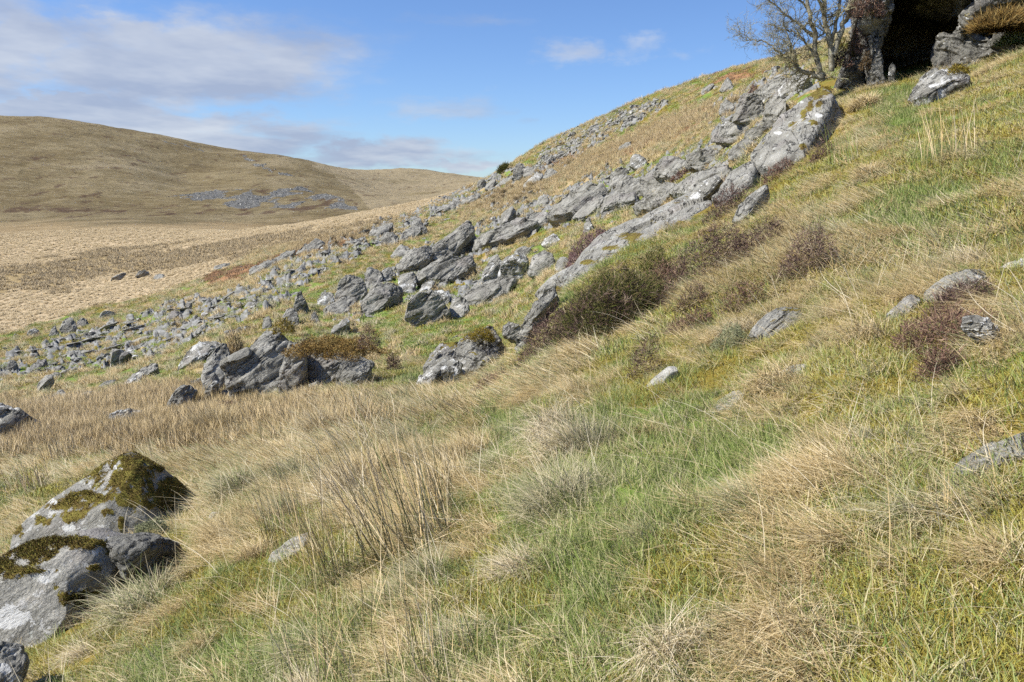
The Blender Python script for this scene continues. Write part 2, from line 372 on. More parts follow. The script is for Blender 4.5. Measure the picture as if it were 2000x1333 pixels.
def look(field, X, Y):
    th = np.arctan2(X, Y); lr = np.log(np.maximum(np.hypot(X, Y), .5))
    u = np.clip(np.round(np.interp(th, TH, _ti)), 0, len(TH)-1).astype(int); v = np.clip(np.round((lr-LR[0])/(LR[1]-LR[0])), 0, len(LR)-1).astype(int)
    return field[v, u]
def hit(px, py, rmin=1.2, rmax=4000):
    """first ground point met by the sight line through a photograph pixel (pixel -> place on the ground)"""
    a, y, zz = pix_dir(px, py); h = math.hypot(a, y); s = zz/h; r = np.exp(LR)
    X, Y = r*a/h, r*y/h; g = (ground(X, Y)-EYE[2])/r
    ok = np.where((g >= s) & (r > rmin) & (r < rmax))[0]
    if not len(ok):
        k = int(np.argmax(np.where((r > rmin) & (r < rmax), g, -9)))
    else: k = int(ok[0])
    return np.array((X[k], Y[k], float(g[k]*r[k]+EYE[2])))
def normal_at(X, Y, e=None):
    X = np.asarray(X, float); Y = np.asarray(Y, float); e = .12+.01*np.hypot(X, Y) if e is None else e
    n = np.stack([-(ground(X+e, Y)-ground(X-e, Y))/(2*e), -(ground(X, Y+e)-ground(X, Y-e))/(2*e), np.ones_like(X)], -1)
    return n/np.linalg.norm(n, axis=-1, keepdims=True)

# ---------------- ground cover weights (what grows where)
n_a = fbm(gX/1.6, gY/1.6, 1, 4, seed=61); n_b = fbm(gX/.55, gY/.55, 2, 3, seed=62); n_c = fbm(gX/4.5, gY/4.5, 3, 3, seed=63)
n_m = fbm(gX/_r*38, _Lr*17+gX/_r*12, 4, 4, seed=64); n_m2 = fbm(gX/_r*15, _Lr*8, 5, 3, seed=65)
nearm = 1-mid-moor; nearm = np.clip(nearm, 0, 1)
green = sstep(.0, .45, n_a*.6+n_c*.5+n_b*.35+.02
    + .9*el(1250, 885, 340, 66)+.75*el(1150, 1000, 150, 100)+.3*el(1180, 1150, 130, 70)+.5*el(1000, 850, 120, 60)+.4*el(1350, 850, 200, 50)+.35*el(1330, 1000, 160, 60)
    + .4*el(400, 1290, 250, 50)+.5*el(480, 990, 60, 60)+.5*el(1750, 240, 70, 80)+.35*el(1800, 430, 120, 90)+.3*el(950, 790, 60, 40)+.45*el(880, 730, 80, 40)
    - .5*el(1700, 1150, 350, 170)-.9*el(150, 870, 420, 80)-.6*el(500, 820, 320, 50)-.45*el(1550, 640, 300, 90)-.3*el(800, 1150, 200, 120)-.4*el(1650, 330, 80, 130))
straw = sstep(-.02, .42, n_a*-.35+fbm(gX/.9+5, gY/.9, 7, 3, seed=66)*.75+fbm(gX/.32+5, gY/.32, 7, 2, seed=69)*.45-.08
    + .7*el(700, 900, 260, 90)+.5*el(1090, 930, 110, 50)+.55*el(820, 1020, 110, 90)+.30*el(1560, 1060, 110, 60, ang=30)+.4*el(1620, 930, 120, 22)+.28*el(1450, 1210, 200, 30, ang=25)
    + .5*el(1900, 820, 120, 70, ang=30)+.6*el(1900, 590, 120, 60)+.4*el(1550, 560, 200, 110, ang=30)+.5*el(1080, 750, 130, 30)+.8*el(250, 850, 500, 80)+.45*el(1700, 330, 80, 100)
    + .15*el(1650, 450, 200, 50)+.3*el(700, 800, 180, 60)+.2*el(1830, 600, 120, 60)-.25*el(1800, 380, 160, 120)+.4*el(500, 1080, 120, 50)
    - .75*el(1250, 885, 300, 60)-.5*el(1150, 1020, 140, 100)-.4*el(1790, 1220, 180, 60))
# middle hillside
green = np.where(mid > .5, sstep(-.05, .4, n_m*.7+n_m2*.5+.08+.5*el(700, 600, 260, 40)+.55*el(900, 665, 130, 60)+.4*el(1050, 530, 120, 30)
    +.45*el(960, 430, 110, 40)+.5*el(1230, 320, 120, 25, ang=25)+.5*el(130, 770, 170, 30)+.4*el(350, 720, 150, 40)+.3*el(1330, 420, 150, 40)), green)
straw = np.where(mid > .5, sstep(-.1, .4, n_m*-.4+fbm(gX/_r*55, _Lr*25, 8, 4, seed=67)*.6+.05+.7*el(1120, 345, 180, 30, ang=24)+.5*el(1300, 265, 130, 25, ang=22)
    +.6*el(620, 470, 160, 40, ang=14)+.5*el(460, 560, 120, 25, ang=20)+.4*el(200, 790, 300, 26)-.3*el(880, 660, 140, 50)), straw)
rust = mid*sstep(.1, .4, fbm(gX/_r*26, _Lr*13, 8, 3, seed=68)*.4+.9*el(590, 492, 170, 9, 60, 180, ang=20)+.8*el(440, 540, 60, 16, 60, 180)+.7*el(1300, 262, 170, 12, 50, 150, ang=24)
    +.7*el(1100, 318, 90, 9, 60, 150, ang=27)+.5*el(1450, 150, 120, 14, 60, 150, ang=12)+.4*el(950, 400, 80, 12, 60, 160, ang=25)-.12)
green = green*(1-rust)
heath = sstep(.35, .6, np.maximum(el(1700, 900, 1, 1), 0))
# distant ground colouring: brown-olive hill, pale valley floor
hill = far*sstep(700, 760, _r)*np.where(PY < 425+fbm(gX/180, gY/180, 0, 3, seed=71)*26, 1, 0)
_hb = np.interp(PX, (-400, 0, 250, 420, 560, 660, 720, 800, 900), (440, 438, 438, 438, 436, 432, 420, 402, 385))
hill = far*sstep(9, -9, wy-_hb+fbm(gX/60, gY/60, 0, 4, seed=70)*14)
hpatch = fbm(gX/90, gY/160, 0, 5, seed=72); hdark = sstep(.24, .44, fbm(gX/16, gY/50, 0, 5, gain=.62, seed=73)+.25*el(120, 400, 200, 22)+.25*el(560, 412, 120, 14)+.3*el(640, 400, 60, 12))
hpale = far*(1-hill)
olive_band = moor*(1-far)*sstep(.0, .3, el(60, 545, 330, 34, ang=12)*.9+el(500, 480, 400, 16, ang=9)*.8+.25*fbm(gX/25, gY/25, 0, 4, seed=74)-.3)
cov = np.stack([green, straw, rock, moor], -1); cov2 = np.stack([rust, hill, np.maximum(scree, 0), olive_band], -1)
hpatch = hpatch+.75*reg([(600, 316), (700, 325), (760, 320), (840, 325), (960, 340), (960, 400), (840, 400), (740, 420), (716, 404), (690, 372), (650, 345)], 400)
cov3 = np.stack([hdark*far, hpatch*.5+.5, mid, far], -1)
nth, nr = len(TH), len(LR)
vtx = np.stack([gX, gY, Zg], -1).reshape(-1, 3)
ii = (np.arange(nr-1)[:, None]*nth+np.arange(nth-1)[None]).ravel()
fc = np.stack([ii, ii+1, ii+nth+1, ii+nth], -1)[:, ::-1]
# close the disc under the viewer
c_i = len(vtx); vtx = np.vstack([vtx, [[0, 0, float(plane_z(np.array(0.), np.array(0.)))]]])
cap = np.stack([np.arange(nth-1), np.arange(nth-1)+1, np.full(nth-1, c_i), np.full(nth-1, c_i)], -1)
def padc(c): return np.vstack([c.reshape(-1, 4), [[.3, .3, 0, 0]]])
ground_me = new_mesh('hillside', vtx, fc, True, {'cov': ('FLOAT_COLOR', padc(cov)), 'covb': ('FLOAT_COLOR', padc(cov2)), 'covc': ('FLOAT_COLOR', padc(cov3))})

def ground_material():
    s = NT('hillside_ground'); g = s.geo(); P = g.outputs['Position']
    def rgb(name):
        a = s.attr(name); n = s.N.new('ShaderNodeSeparateColor'); s.L.new(a.outputs['Color'], n.inputs[0]); return (*n.outputs, a.outputs['Alpha'])
    gr, sw, rk, mo = rgb('cov'); ru, hi, sc, ob = rgb('covb'); hd, hp, mi, fa = rgb('covc')
    nf = s.noise(P, 14, 5, .65); nm = s.noise(P, 2.3, 5, .6); nl = s.noise(P, .35, 6, .6); nv = s.noise(P, 55, 3, .6); nxl = s.noise(P, .03, 8, .62)
    # near and middle turf: moss / green / straw, broken up by noise
    moss = s.ramp(nf, [(.25, (.10, .085, .018)), (.5, (.20, .15, .03)), (.75, (.30, .215, .06))])
    grn = s.ramp(nf, [(.25, (.08, .125, .02)), (.5, (.15, .215, .04)), (.75, (.24, .30, .08))])
    stw = s.ramp(nf, [(.25, (.20, .145, .065)), (.5, (.36, .27, .135)), (.75, (.50, .40, .23))])
    col = s.mix(s.mr(s.m('ADD', gr, s.m('MULTIPLY', s.m('SUBTRACT', nm, .5), 1.1)), .30, .70), moss, grn)
    col = s.mix(s.mr(s.m('ADD', sw, s.m('MULTIPLY', s.m('SUBTRACT', nf, .5), 1.6)), .35, .75), col, stw)
    rst = s.ramp(nf, [(.3, (.20, .10, .045)), (.7, (.38, .22, .11))])
    col = s.mix(s.mr(s.m('ADD', ru, s.m('MULTIPLY', s.m('SUBTRACT', nm, .5), .8)), .4, .7), col, rst)
    # pale moor
    mcol = s.ramp(s.noise(P, .9, 6, .7), [(.3, (.32, .235, .13)), (.5, (.47, .36, .215)), (.7, (.56, .44, .28))])
    mol = s.ramp(nl, [(.3, (.28, .205, .095)), (.7, (.38, .285, .145))])
    mcol = s.mix(ob, mcol, mol)
    # distant valley side
    fbase = s.ramp(nxl, [(.3, (.24, .17, .085)), (.5, (.36, .265, .14)), (.7, (.42, .32, .18))])
    mcol = s.mix(fa, mcol, fbase)
    hcol = s.ramp(s.m('ADD', s.m('MULTIPLY', hp, .55), s.m('MULTIPLY', nxl, .45)), [(.28, (.125, .092, .045)), (.44, (.18, .137, .066)), (.56, (.235, .185, .098)), (.70, (.32, .255, .15))])
    n60 = s.noise(P, .09, 8, .7)
    hcol = s.mix(s.mr(n60, .54, .66, 0, .7), hcol, (.095, .062, .034))
    streak = s.noise(s.mapping(P, (.35, 1.0, 1.6)), .16, 7, .72)
    hcol = s.mix(s.mr(streak, .52, .64, 0, .55), hcol, (.34, .28, .17))
    hcol = s.mix(s.mr(streak, .46, .36, 0, .5), hcol, (.10, .075, .03))
    hcol = s.mix(s.m('MULTIPLY', hd, .75), hcol, (.085, .048, .03))
    mcol = s.mix(hi, mcol, hcol)
    col = s.mix(mo, col, mcol)
    # rock: bedrock among the turf and scree across the valley
    rn = s.noise(s.mapping(P, (1, .45, 2.4), (0, R(28), R(20))), 2.0, 7, .65)
    rcol = s.ramp(rn, [(.28, (.08, .076, .066)), (.45, (.19, .187, .172)), (.6, (.28, .275, .255)), (.8, (.39, .38, .355))])
    lich = s.mr(s.m('ADD', s.noise(P, 1.7, 5, .7), s.m('MULTIPLY', nf, .3)), .80, .86)
    rcol = s.mix(lich, rcol, (.62, .61, .56))
    rcol = s.mix(s.mr(nm, .55, .68, 0, .6), rcol, (.13, .12, .05))
    rm = s.mr(s.m('ADD', rk, s.m('MULTIPLY', s.m('SUBTRACT', nm, .5), .9)), .42, .58)
    col = s.mix(rm, col, rcol)
    scr = s.ramp(s.noise(P, .35, 8, .8), [(.35, (.05, .048, .04)), (.5, (.15, .145, .13)), (.65, (.25, .245, .23))])
    scm = s.mr(s.m('ADD', sc, s.m('MULTIPLY', s.m('SUBTRACT', s.noise(P, .12, 8, .75), .5), 2.2)), .45, .6)
    col = s.mix(scm, col, scr)
    h = s.m('ADD', s.m('MULTIPLY', nf, .6), s.m('MULTIPLY', nv, .3))
    b1 = s.bump(h, .6, .05)
    b2 = s.bump(s.m('MULTIPLY', s.noise(P, 1.2, 6, .7), mo), .8, .5, b1)
    b3 = s.bump(s.m('MULTIPLY', s.noise(P, .08, 9, .75), fa), .7, 6.0, b2)
    return s.finish(col, .95, b3, .1)
M_GROUND = ground_material()
hill_o = tag(add_obj('hillside_terrain', ground_me, M_GROUND), kind='structure')
# ------------------------------------------------------------------ grasses
HIDDEN = bpy.data.collections.new('tuft_sources')     # never linked: only read by the scatter nodes
def blades(n, L, W, lean, curl, rad=.05, az=None, azs=math.pi, segs=3, dome=0.0, wander=.35, rg=None, outward=0.0):
    rg = rg or rng
    U = lambda a, b: rg.uniform(a, b, n)
    ba = U(0, 2*math.pi); br = rad*np.sqrt(rg.uniform(0, 1, n)); bx, by = br*np.cos(ba), br*np.sin(ba)
    bz = dome*(1-(br/max(rad, 1e-6))**2) - .004
    ln = U(*L); w = U(*W); th = U(*lean); cu = U(*curl)
    a = (az if az is not None else 0)+rg.normal(0, 1, n)*azs*.5 if az is not None else U(0, 2*math.pi)
    if outward: 
        ax, ay = np.cos(a)+outward*np.cos(ba)*br/rad*1.5, np.sin(a)+outward*np.sin(ba)*br/rad*1.5; a = np.arctan2(ay, ax)
    p = np.stack([bx, by, bz], -1); da = rg.normal(0, wander, n)
    fa = a+math.pi/2+rg.normal(0, .6, n)
    V = []; T = []
    for k in range(segs+1):
        t = k/segs; ww = w*(1-t)**.6*(.5 if k == segs else 1)
        side = np.stack([np.cos(fa), np.sin(fa), np.zeros(n)], -1)*ww[:, None]*.5
        if k < segs: V += [p-side, p+side]; T += [t, t]
        else: V += [p]; T += [t]
        th2 = th+cu*(t+.5/segs); aa = a+da*t
        p = p+np.stack([np.sin(th2)*np.cos(aa), np.sin(th2)*np.sin(aa), np.cos(th2)], -1)*(ln/segs)[:, None]
    nv = 2*segs+1
    V = np.stack(V, 1).reshape(-1, 3)
    f = []
    for k in range(segs-1): f += [[2*k, 2*k+1, 2*k+3], [2*k, 2*k+3, 2*k+2]]
    f += [[2*segs-2, 2*segs-1, 2*segs]]
    F = (np.array(f)[None]+(np.arange(n)*nv)[:, None, None]).reshape(-1, 3)
    rnd = np.repeat(rg.uniform(0, 1, n), nv); T = np.tile(np.array(T), n)
    return V, F, rnd, T
def join_blades(parts):
    V, F, Rr, T = [], [], [], []; o = 0
    for v, f, r_, t in parts:
        V.append(v); F.append(f+o); Rr.append(r_); T.append(t); o += len(v)
    return np.vstack(V), np.vstack(F), np.concatenate(Rr), np.concatenate(T)
def blade_mesh(name, parts, mat):
    V, F, Rr, T = join_blades(parts)
    me = new_mesh(name, V, F, True, {'rnd': ('FLOAT', Rr), 'tt': ('FLOAT', T)}); me.materials.append(mat); return me
def blade_mat(name, stops, shift=.25, sc=.7, transl=.25, base=None, spec=.25, rough=.6):
    s = NT(name); P = s.geo().outputs['Position']
    v = s.m('ADD', s.attr('rnd').outputs['Fac'], s.m('MULTIPLY', s.m('SUBTRACT', s.noise(P, sc, 4, .65), .5), shift*4))
    c = s.ramp(s.m('MAXIMUM', s.m('MINIMUM', v, 1.0), 0.0), stops)
    if base: c = s.mix(s.mr(s.attr('tt').outputs['Fac'], 0, .45), base, c)
    n = s.N.new('ShaderNodeVectorMath'); n.operation = 'MULTIPLY_ADD'; s.L.new(s.geo().outputs['Normal'], n.inputs[0]); n.inputs[1].default_value = (.45, .45, .45); n.inputs[2].default_value = (-.12, 0, .62)
    nn = s.N.new('ShaderNodeVectorMath'); nn.operation = 'NORMALIZE'; s.L.new(n.outputs[0], nn.inputs[0])
    return s.finish(c, rough, nn.outputs[0], spec, transl)
M_GREEN = blade_mat('green_blades', [(0, (.09, .13, .024)), (.28, (.155, .22, .045)), (.5, (.235, .295, .075)), (.72, (.36, .375, .13)), (1, (.60, .52, .32))])
M_STRAW = blade_mat('straw_blades', [(0, (.25, .185, .07)), (.22, (.38, .285, .125)), (.5, (.53, .405, .20)), (.8, (.66, .53, .30)), (1, (.80, .68, .45))], .2, transl=.2)
M_STRAWP = blade_mat('bleached_blades', [(0, (.40, .32, .17)), (.4, (.58, .48, .30)), (1, (.80, .71, .52))], .1, transl=.2)
M_MOSS = blade_mat('moss_blades', [(0, (.14, .115, .02)), (.3, (.24, .19, .032)), (.6, (.34, .29, .05)), (.82, (.38, .37, .085)), (1, (.50, .42, .20))], .25, transl=.15)
M_GREY = blade_mat('greygreen_blades', [(0, (.13, .16, .05)), (.25, (.24, .26, .11)), (.5, (.38, .35, .19)), (.8, (.54, .46, .29)), (1, (.70, .61, .43))], .2, transl=.2)
M_RUSH = blade_mat('rush_stems', [(0, (.12, .16, .035)), (.2, (.24, .25, .07)), (.36, (.52, .37, .16)), (.7, (.74, .55, .29)), (1, (.86, .72, .48))], .15, transl=.1, base=(.16, .15, .05))
M_TAN = blade_mat('tan_rush_blades', [(0, (.34, .245, .10)), (.4, (.52, .385, .18)), (.75, (.65, .50, .28)), (1, (.74, .60, .39))], .22, .25, transl=.15)
M_RUST = blade_mat('rust_blades', [(0, (.20, .10, .045)), (.5, (.36, .20, .095)), (1, (.48, .31, .17))], .2, .3, transl=.1)
M_MOOR = blade_mat('moor_blades', [(0, (.45, .35, .20)), (.4, (.53, .42, .255)), (.8, (.59, .48, .31)), (1, (.65, .54, .365))], .12, .05, transl=.15)

def source(name, meshes):
    c = bpy.data.collections.new(name)
    for k, me in enumerate(meshes):
        o = bpy.data.objects.new(f'{name}.{k:03d}', me); c.objects.link(o)
    return c
def scatter(name, pts, rot, scl, idx, coll, label, cat):
    me = bpy.data.meshes.new(name); pts = np.asarray(pts, np.float32); me.vertices.add(len(pts)); me.vertices.foreach_set('co', pts.ravel())
    for nm, tp, dat in (('rot', 'FLOAT_VECTOR', rot), ('scl', 'FLOAT', scl), ('idx', 'INT', idx)):
        a = me.attributes.new(nm, tp, 'POINT'); a.data.foreach_set('vector' if tp == 'FLOAT_VECTOR' else 'value', np.asarray(dat, np.int32 if tp == 'INT' else np.float32).ravel())
    o = add_obj(name, me); tag(o, label, cat, None, 'stuff')
    ng = bpy.data.node_groups.new(name+'_scatter', 'GeometryNodeTree')
    ng.interface.new_socket('Geometry', in_out='INPUT', socket_type='NodeSocketGeometry')
    ng.interface.new_socket('Geometry', in_out='OUTPUT', socket_type='NodeSocketGeometry')
    N, L = ng.nodes, ng.links
    gi, go = N.new('NodeGroupInput'), N.new('NodeGroupOutput')
    ci = N.new('GeometryNodeCollectionInfo'); ci.inputs['Collection'].default_value = coll; ci.inputs['Separate Children'].default_value = True; ci.inputs['Reset Children'].default_value = True
    ip = N.new('GeometryNodeInstanceOnPoints'); ip.inputs['Pick Instance'].default_value = True
    def na(nm, tp):
        n = N.new('GeometryNodeInputNamedAttribute'); n.data_type = tp; n.inputs['Name'].default_value = nm; return n.outputs['Attribute']
    er = N.new('FunctionNodeEulerToRotation'); L.new(na('rot', 'FLOAT_VECTOR'), er.inputs[0])
    L.new(gi.outputs[0], ip.inputs['Points']); L.new(ci.outputs[0], ip.inputs['Instance']); L.new(na('idx', 'INT'), ip.inputs['Instance Index'])
    L.new(er.outputs[0], ip.inputs['Rotation']); L.new(na('scl', 'FLOAT'), ip.inputs['Scale']); L.new(ip.outputs[0], go.inputs[0])
    md = o.modifiers.new('scatter', 'NODES'); md.node_group = ng
    return o
def eulers(nrm, yaw, tilt=.7):
    """XYZ eulers that lean local Z part way to the ground normal, after a spin by yaw about Z"""
    up = nrm*tilt+np.array((0, 0, 1.))*(1-tilt); up /= np.linalg.norm(up, axis=1)[:, None]
    x = np.stack([np.cos(yaw), np.sin(yaw), 0*yaw], -1); x -= (x*up).sum(1)[:, None]*up; x /= np.linalg.norm(x, axis=1)[:, None]
    y = np.cross(up, x)
    ry = -np.arcsin(np.clip(x[:, 2], -1, 1)); rz = np.arctan2(x[:, 1], x[:, 0]); rx = np.arctan2(y[:, 2], up[:, 2])
    return np.stack([rx, ry, rz], -1)
KEEP_OUT = []   # (x, y, radius) of rocks
def zone(r0, r1, dens, th=37.5, thl=None):
    t0, t1 = R(-(thl or th)), R(th); n = int(dens*(t1-t0)*(r1*r1-r0*r0)/2)
    t = rng.uniform(t0, t1, n); r = np.sqrt(rng.uniform(r0*r0, r1*r1, n)); return r*np.sin(t), r*np.cos(t)
def comb(X, Y):   # direction the grass lies: downhill to the left, swirling
    return math.pi+.35+1.3*fbm(X/1.7, Y/1.7, 3, 2, seed=81)+.6*fbm(X/.5, Y/.5, 5, 2, seed=82)
def visible_from(X, Y, Z, slack=.35):
    """drop what lies hidden well behind a rise (the photograph shows nothing of it)"""
    k = np.ones(len(X), bool)
    for f in (.5, .6, .7, .78, .85, .9, .94, .97):
        g = (ground(X*f, Y*f)-EYE[2]); k &= g <= (Z-EYE[2])*f+slack+.012*np.hypot(X, Y)
    return k
def keep(X, Y):
    k = np.ones(len(X), bool)
    for x, y, r in KEEP_OUT: k &= (X-x)**2+(Y-y)**2 > r*r
    return k
S_GREEN = source('green_tuft', [blade_mesh('green_tuft', [blades(34, (.035, .095), (.0016, .003), (0, 1.0), (.1, 1.0), .07), blades(9, (.03, .085), (.0032, .0055), (.2, 1.3), (.1, 1.0), .07)], M_GREEN) for _ in range(6)])
S_STRAW = source('straw_tuft', [blade_mesh('straw_tuft', [blades(26, (.08, .24), (.0020, .0046), (.75, 1.4), (-.1, .6), .07, 0.0, 1.3, segs=4), blades(8, (.04, .13), (.004, .007), (1.0, 1.5), (-.2, .4), .08), blades(6, (.08, .22), (.0014, .003), (.1, 1.2), (.1, 1.2), .08)], M_STRAW if k != 5 else M_GREY) for k in range(6)])
S_MOSS = source('moss_tuft', [blade_mesh('moss_tuft', [blades(60, (.015, .05), (.002, .0045), (0, 1.2), (.1, 1.3), .075, segs=2)], M_MOSS) for _ in range(5)])
S_GREEN2 = source('green_patch', [blade_mesh('green_patch', [blades(70, (.05, .13), (.004, .008), (0, 1.1), (.1, 1.0), .2, segs=2)], M_GREEN) for _ in range(5)])
S_STRAW2 = source('straw_patch', [blade_mesh('straw_patch', [blades(80, (.11, .30), (.0045, .009), (.6, 1.3), (.15, .8), .16, 0.0, 1.3, segs=3)], M_STRAW if k < 4 else M_GREY) for k in range(6)])
S_MOSS2 = source('moss_patch', [blade_mesh('moss_patch', [blades(80, (.03, .08), (.006, .011), (0, 1.2), (.1, 1.3), .2, segs=2)], M_MOSS) for _ in range(5)])
def mound(h, rad): return h, rad
S_TUSS = source('hill_tuft', [blade_mesh('hill_tuft', [blades(110, (.16, .38), (.010, .020), (.1, 1.2), (.4, 1.4), .24, math.pi, 4.0, segs=3, dome=.10)], (M_STRAW, M_STRAW, M_GREY, M_GREY, M_TAN, M_STRAW)[k]) for k in range(6)])
S_GREEN3 = source('hill_green', [blade_mesh('hill_green', [blades(90, (.08, .18), (.014, .026), (.1, 1.2), (.3, 1.2), .35, segs=2, dome=.04)], (M_GREEN, M_GREEN, M_GREEN, M_MOSS, M_MOSS)[k]) for k in range(5)])
S_TAN = source('tan_rush', [blade_mesh('tan_rush', [blades(90, (.3, .62), (.010, .02), (0, .55), (.1, .7), .25, segs=3)], M_TAN) for k in range(4)])
S_RUST = source('rust_tuft', [blade_mesh('rust_tuft', [blades(70, (.15, .4), (.02, .04), (0, 1.1), (.1, .8), .4, segs=2)], M_RUST) for k in range(3)])
M_MOOR2 = blade_mat('olive_moor_blades', [(0, (.36, .27, .14)), (.4, (.45, .345, .19)), (.8, (.53, .415, .25)), (1, (.58, .47, .30))], .12, .05, transl=.15)
S_MOOR2 = source('olive_moor_tuft', [blade_mesh('olive_moor_tuft', [blades(80, (.3, .55), (.05, .09), (.1, 1.0), (.2, .9), .45, None, segs=2, dome=.06)], M_MOOR2) for k in range(3)])
S_LONG = source('long_straw', [blade_mesh('long_straw', [blades(5, (.22, .50), (.0018, .0034), (.3, 1.35), (.1, .9), .10, 0.0, 1.6, segs=5, wander=.25)], M_STRAWP) for _ in range(6)])
S_MOOR = source('moor_tuft', [blade_mesh('moor_tuft', [blades(90, (.2, .4), (.05, .10), (.6, 1.35), (.2, .9), .38, math.pi, 5.0, segs=2, dome=.10)], M_MOOR) for k in range(4)])
# ------------------------------------------------------------------ rocks
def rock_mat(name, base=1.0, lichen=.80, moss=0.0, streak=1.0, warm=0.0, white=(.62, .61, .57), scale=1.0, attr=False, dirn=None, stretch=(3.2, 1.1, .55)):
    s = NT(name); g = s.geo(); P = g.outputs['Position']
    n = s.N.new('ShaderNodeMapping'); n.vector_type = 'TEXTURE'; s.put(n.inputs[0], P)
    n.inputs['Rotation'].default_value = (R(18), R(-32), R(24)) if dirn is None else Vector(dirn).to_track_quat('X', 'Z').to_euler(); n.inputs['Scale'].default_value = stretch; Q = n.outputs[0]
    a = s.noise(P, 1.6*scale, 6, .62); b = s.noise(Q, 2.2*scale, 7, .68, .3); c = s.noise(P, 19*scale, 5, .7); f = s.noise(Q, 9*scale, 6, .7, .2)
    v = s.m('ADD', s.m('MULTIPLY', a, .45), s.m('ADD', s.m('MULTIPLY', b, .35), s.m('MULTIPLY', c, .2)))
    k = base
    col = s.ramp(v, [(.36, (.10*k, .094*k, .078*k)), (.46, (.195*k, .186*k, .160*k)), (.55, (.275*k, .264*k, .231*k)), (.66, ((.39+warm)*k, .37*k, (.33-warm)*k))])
    col = s.mix(1.0, col, s.ramp(s.noise(P, 42*scale, 4, .75), [(.33, (.62, .62, .60)), (.5, (1, 1, 1)), (.66, (1.35, 1.34, 1.28))]), 'MULTIPLY')
    purple = s.mr(s.noise(P, .9*scale, 3, .5), .55, .7, 0, .35); col = s.mix(purple, col, (.21*k, .18*k, .175*k))
    crack = s.mr(s.m('ABSOLUTE', s.m('SUBTRACT', s.noise(Q, 1.5*scale, 5, .6, .5), .5)), .0, .016, streak, 0)
    col = s.mix(s.m('MULTIPLY', crack, .75), col, (.035, .033, .03))
    dk = s.mr(f, .60, .72, 0, .55*streak); col = s.mix(dk, col, (.07, .068, .058))
    # lichen: small crusts and some bigger white ones
    vo = s.voro(P, 7*scale); sp = s.mr(s.m('ADD', vo.outputs['Distance'], s.m('MULTIPLY', c, .35)), .30, .36, 1, 0)
    lm = s.m('MULTIPLY', sp, s.mr(s.noise(P, 1.3*scale, 5, .7), lichen-.25, lichen-.15))
    big = s.mr(s.m('ADD', s.noise(P, 2.6*scale, 6, .7), s.m('MULTIPLY', c, .12)), lichen, lichen+.03)
    lm = s.m('MAXIMUM', lm, big)
    if attr:
        v3 = s.voro(s.mix(.12, P, s.N[-1].outputs[0]) if False else P, 5.5); disc = s.mr(s.m('ADD', v3.outputs['Distance'], s.m('MULTIPLY', s.m('SUBTRACT', c, .5), .35)), .20, .23, 1, 0); sepc = s.N.new('ShaderNodeSeparateColor'); s.L.new(v3.outputs['Color'], sepc.inputs[0]); pick = s.m('GREATER_THAN', sepc.outputs[0], .62)
        col = s.mix(s.m('MULTIPLY', s.m('MULTIPLY', disc, pick), .7), col, s.mix(c, (.36, .37, .32), (.56, .56, .50)))
    if attr: lm = s.m('MAXIMUM', s.m('MULTIPLY', lm, .6), s.mr(s.m('ADD', s.attr('lich').outputs['Fac'], s.m('MULTIPLY', s.m('SUBTRACT', s.noise(P, 11, 6, .7), .5), 1.5)), .46, .50))
    col = s.mix(lm, col, s.mix(c, tuple(x*.85 for x in white), white))
    nz = s.N.new('ShaderNodeSeparateXYZ'); s.L.new(g.outputs['Normal'], nz.inputs[0])
    mn = s.m('ADD', s.noise(P, 2.1*scale, 6, .65), s.m('MULTIPLY', s.m('SUBTRACT', nz.outputs[2], .55), .35))
    mm = s.mr(s.m('ADD', mn, s.m('MULTIPLY', c, .1)), .86-moss, .90-moss)
    if attr: mm = s.m('MAXIMUM', mm, s.mr(s.m('ADD', s.attr('moss').outputs['Fac'], s.m('MULTIPLY', s.m('SUBTRACT', s.noise(P, 13, 6, .72), .5), 1.3)), .42, .48))
    mcol = s.ramp(s.m('ADD', s.m('MULTIPLY', s.noise(P, 4*scale, 4, .6), .6), s.m('MULTIPLY', c, .4)), [(.32, (.07, .045, .015)), (.45, (.13, .09, .02)), (.55, (.19, .155, .028)), (.68, (.27, .25, .055))])
    col = s.mix(mm, col, mcol)
    h = s.m('ADD', s.m('MULTIPLY', f, 1.0), s.m('ADD', s.m('MULTIPLY', c, .35), s.m('MULTIPLY', crack, -.5)))
    b1 = s.bump(h, 1.0, .05/scale); b2 = s.bump(b, .8, .16/scale, b1)
    return s.finish(col, .9, b2, .25)
M_ROCK = rock_mat('grey_rock', 1.18); M_ROCKL = rock_mat('lichened_rock', 1.15, .60, .04); M_ROCKM = rock_mat('mossy_rock', 1.0, .66, .16)
_sd1 = hit(1345, 395, 8, 40)-hit(1110, 600, 5, 30)
M_SLAB = rock_mat('slab_rock', 1.2, .72, .06, 1.3, dirn=_sd1, stretch=(5.0, .8, .8), scale=1.3); M_FORE = rock_mat('foreground_rock', 1.15, .62, .02, .25, .02, scale=2.4, attr=True, stretch=(1.6, 1.1, .9))
M_SLABA = rock_mat('mossy_slab_rock', 1.2, .72, .06, 1.3, dirn=_sd1, stretch=(5.0, .8, .8), scale=1.3, attr=True)
M_PALE = rock_mat('pale_stone', 1.75, .75, 0, .6, .04, scale=2.5); M_CLIFF = rock_mat('cliff_rock', .8, .66, .14, 1.0, .03, scale=1.4)
M_DARKSHADE = rock_mat('dark_shaded_cliff_rock', .7, .70, .10, 1.0, .02, scale=1.4)  # dark cliff rock that also carries painted shade for the recess and shadowed faces
M_FAR = rock_mat('hill_rock', 1.0, .66, .05, 1.0, scale=.8)

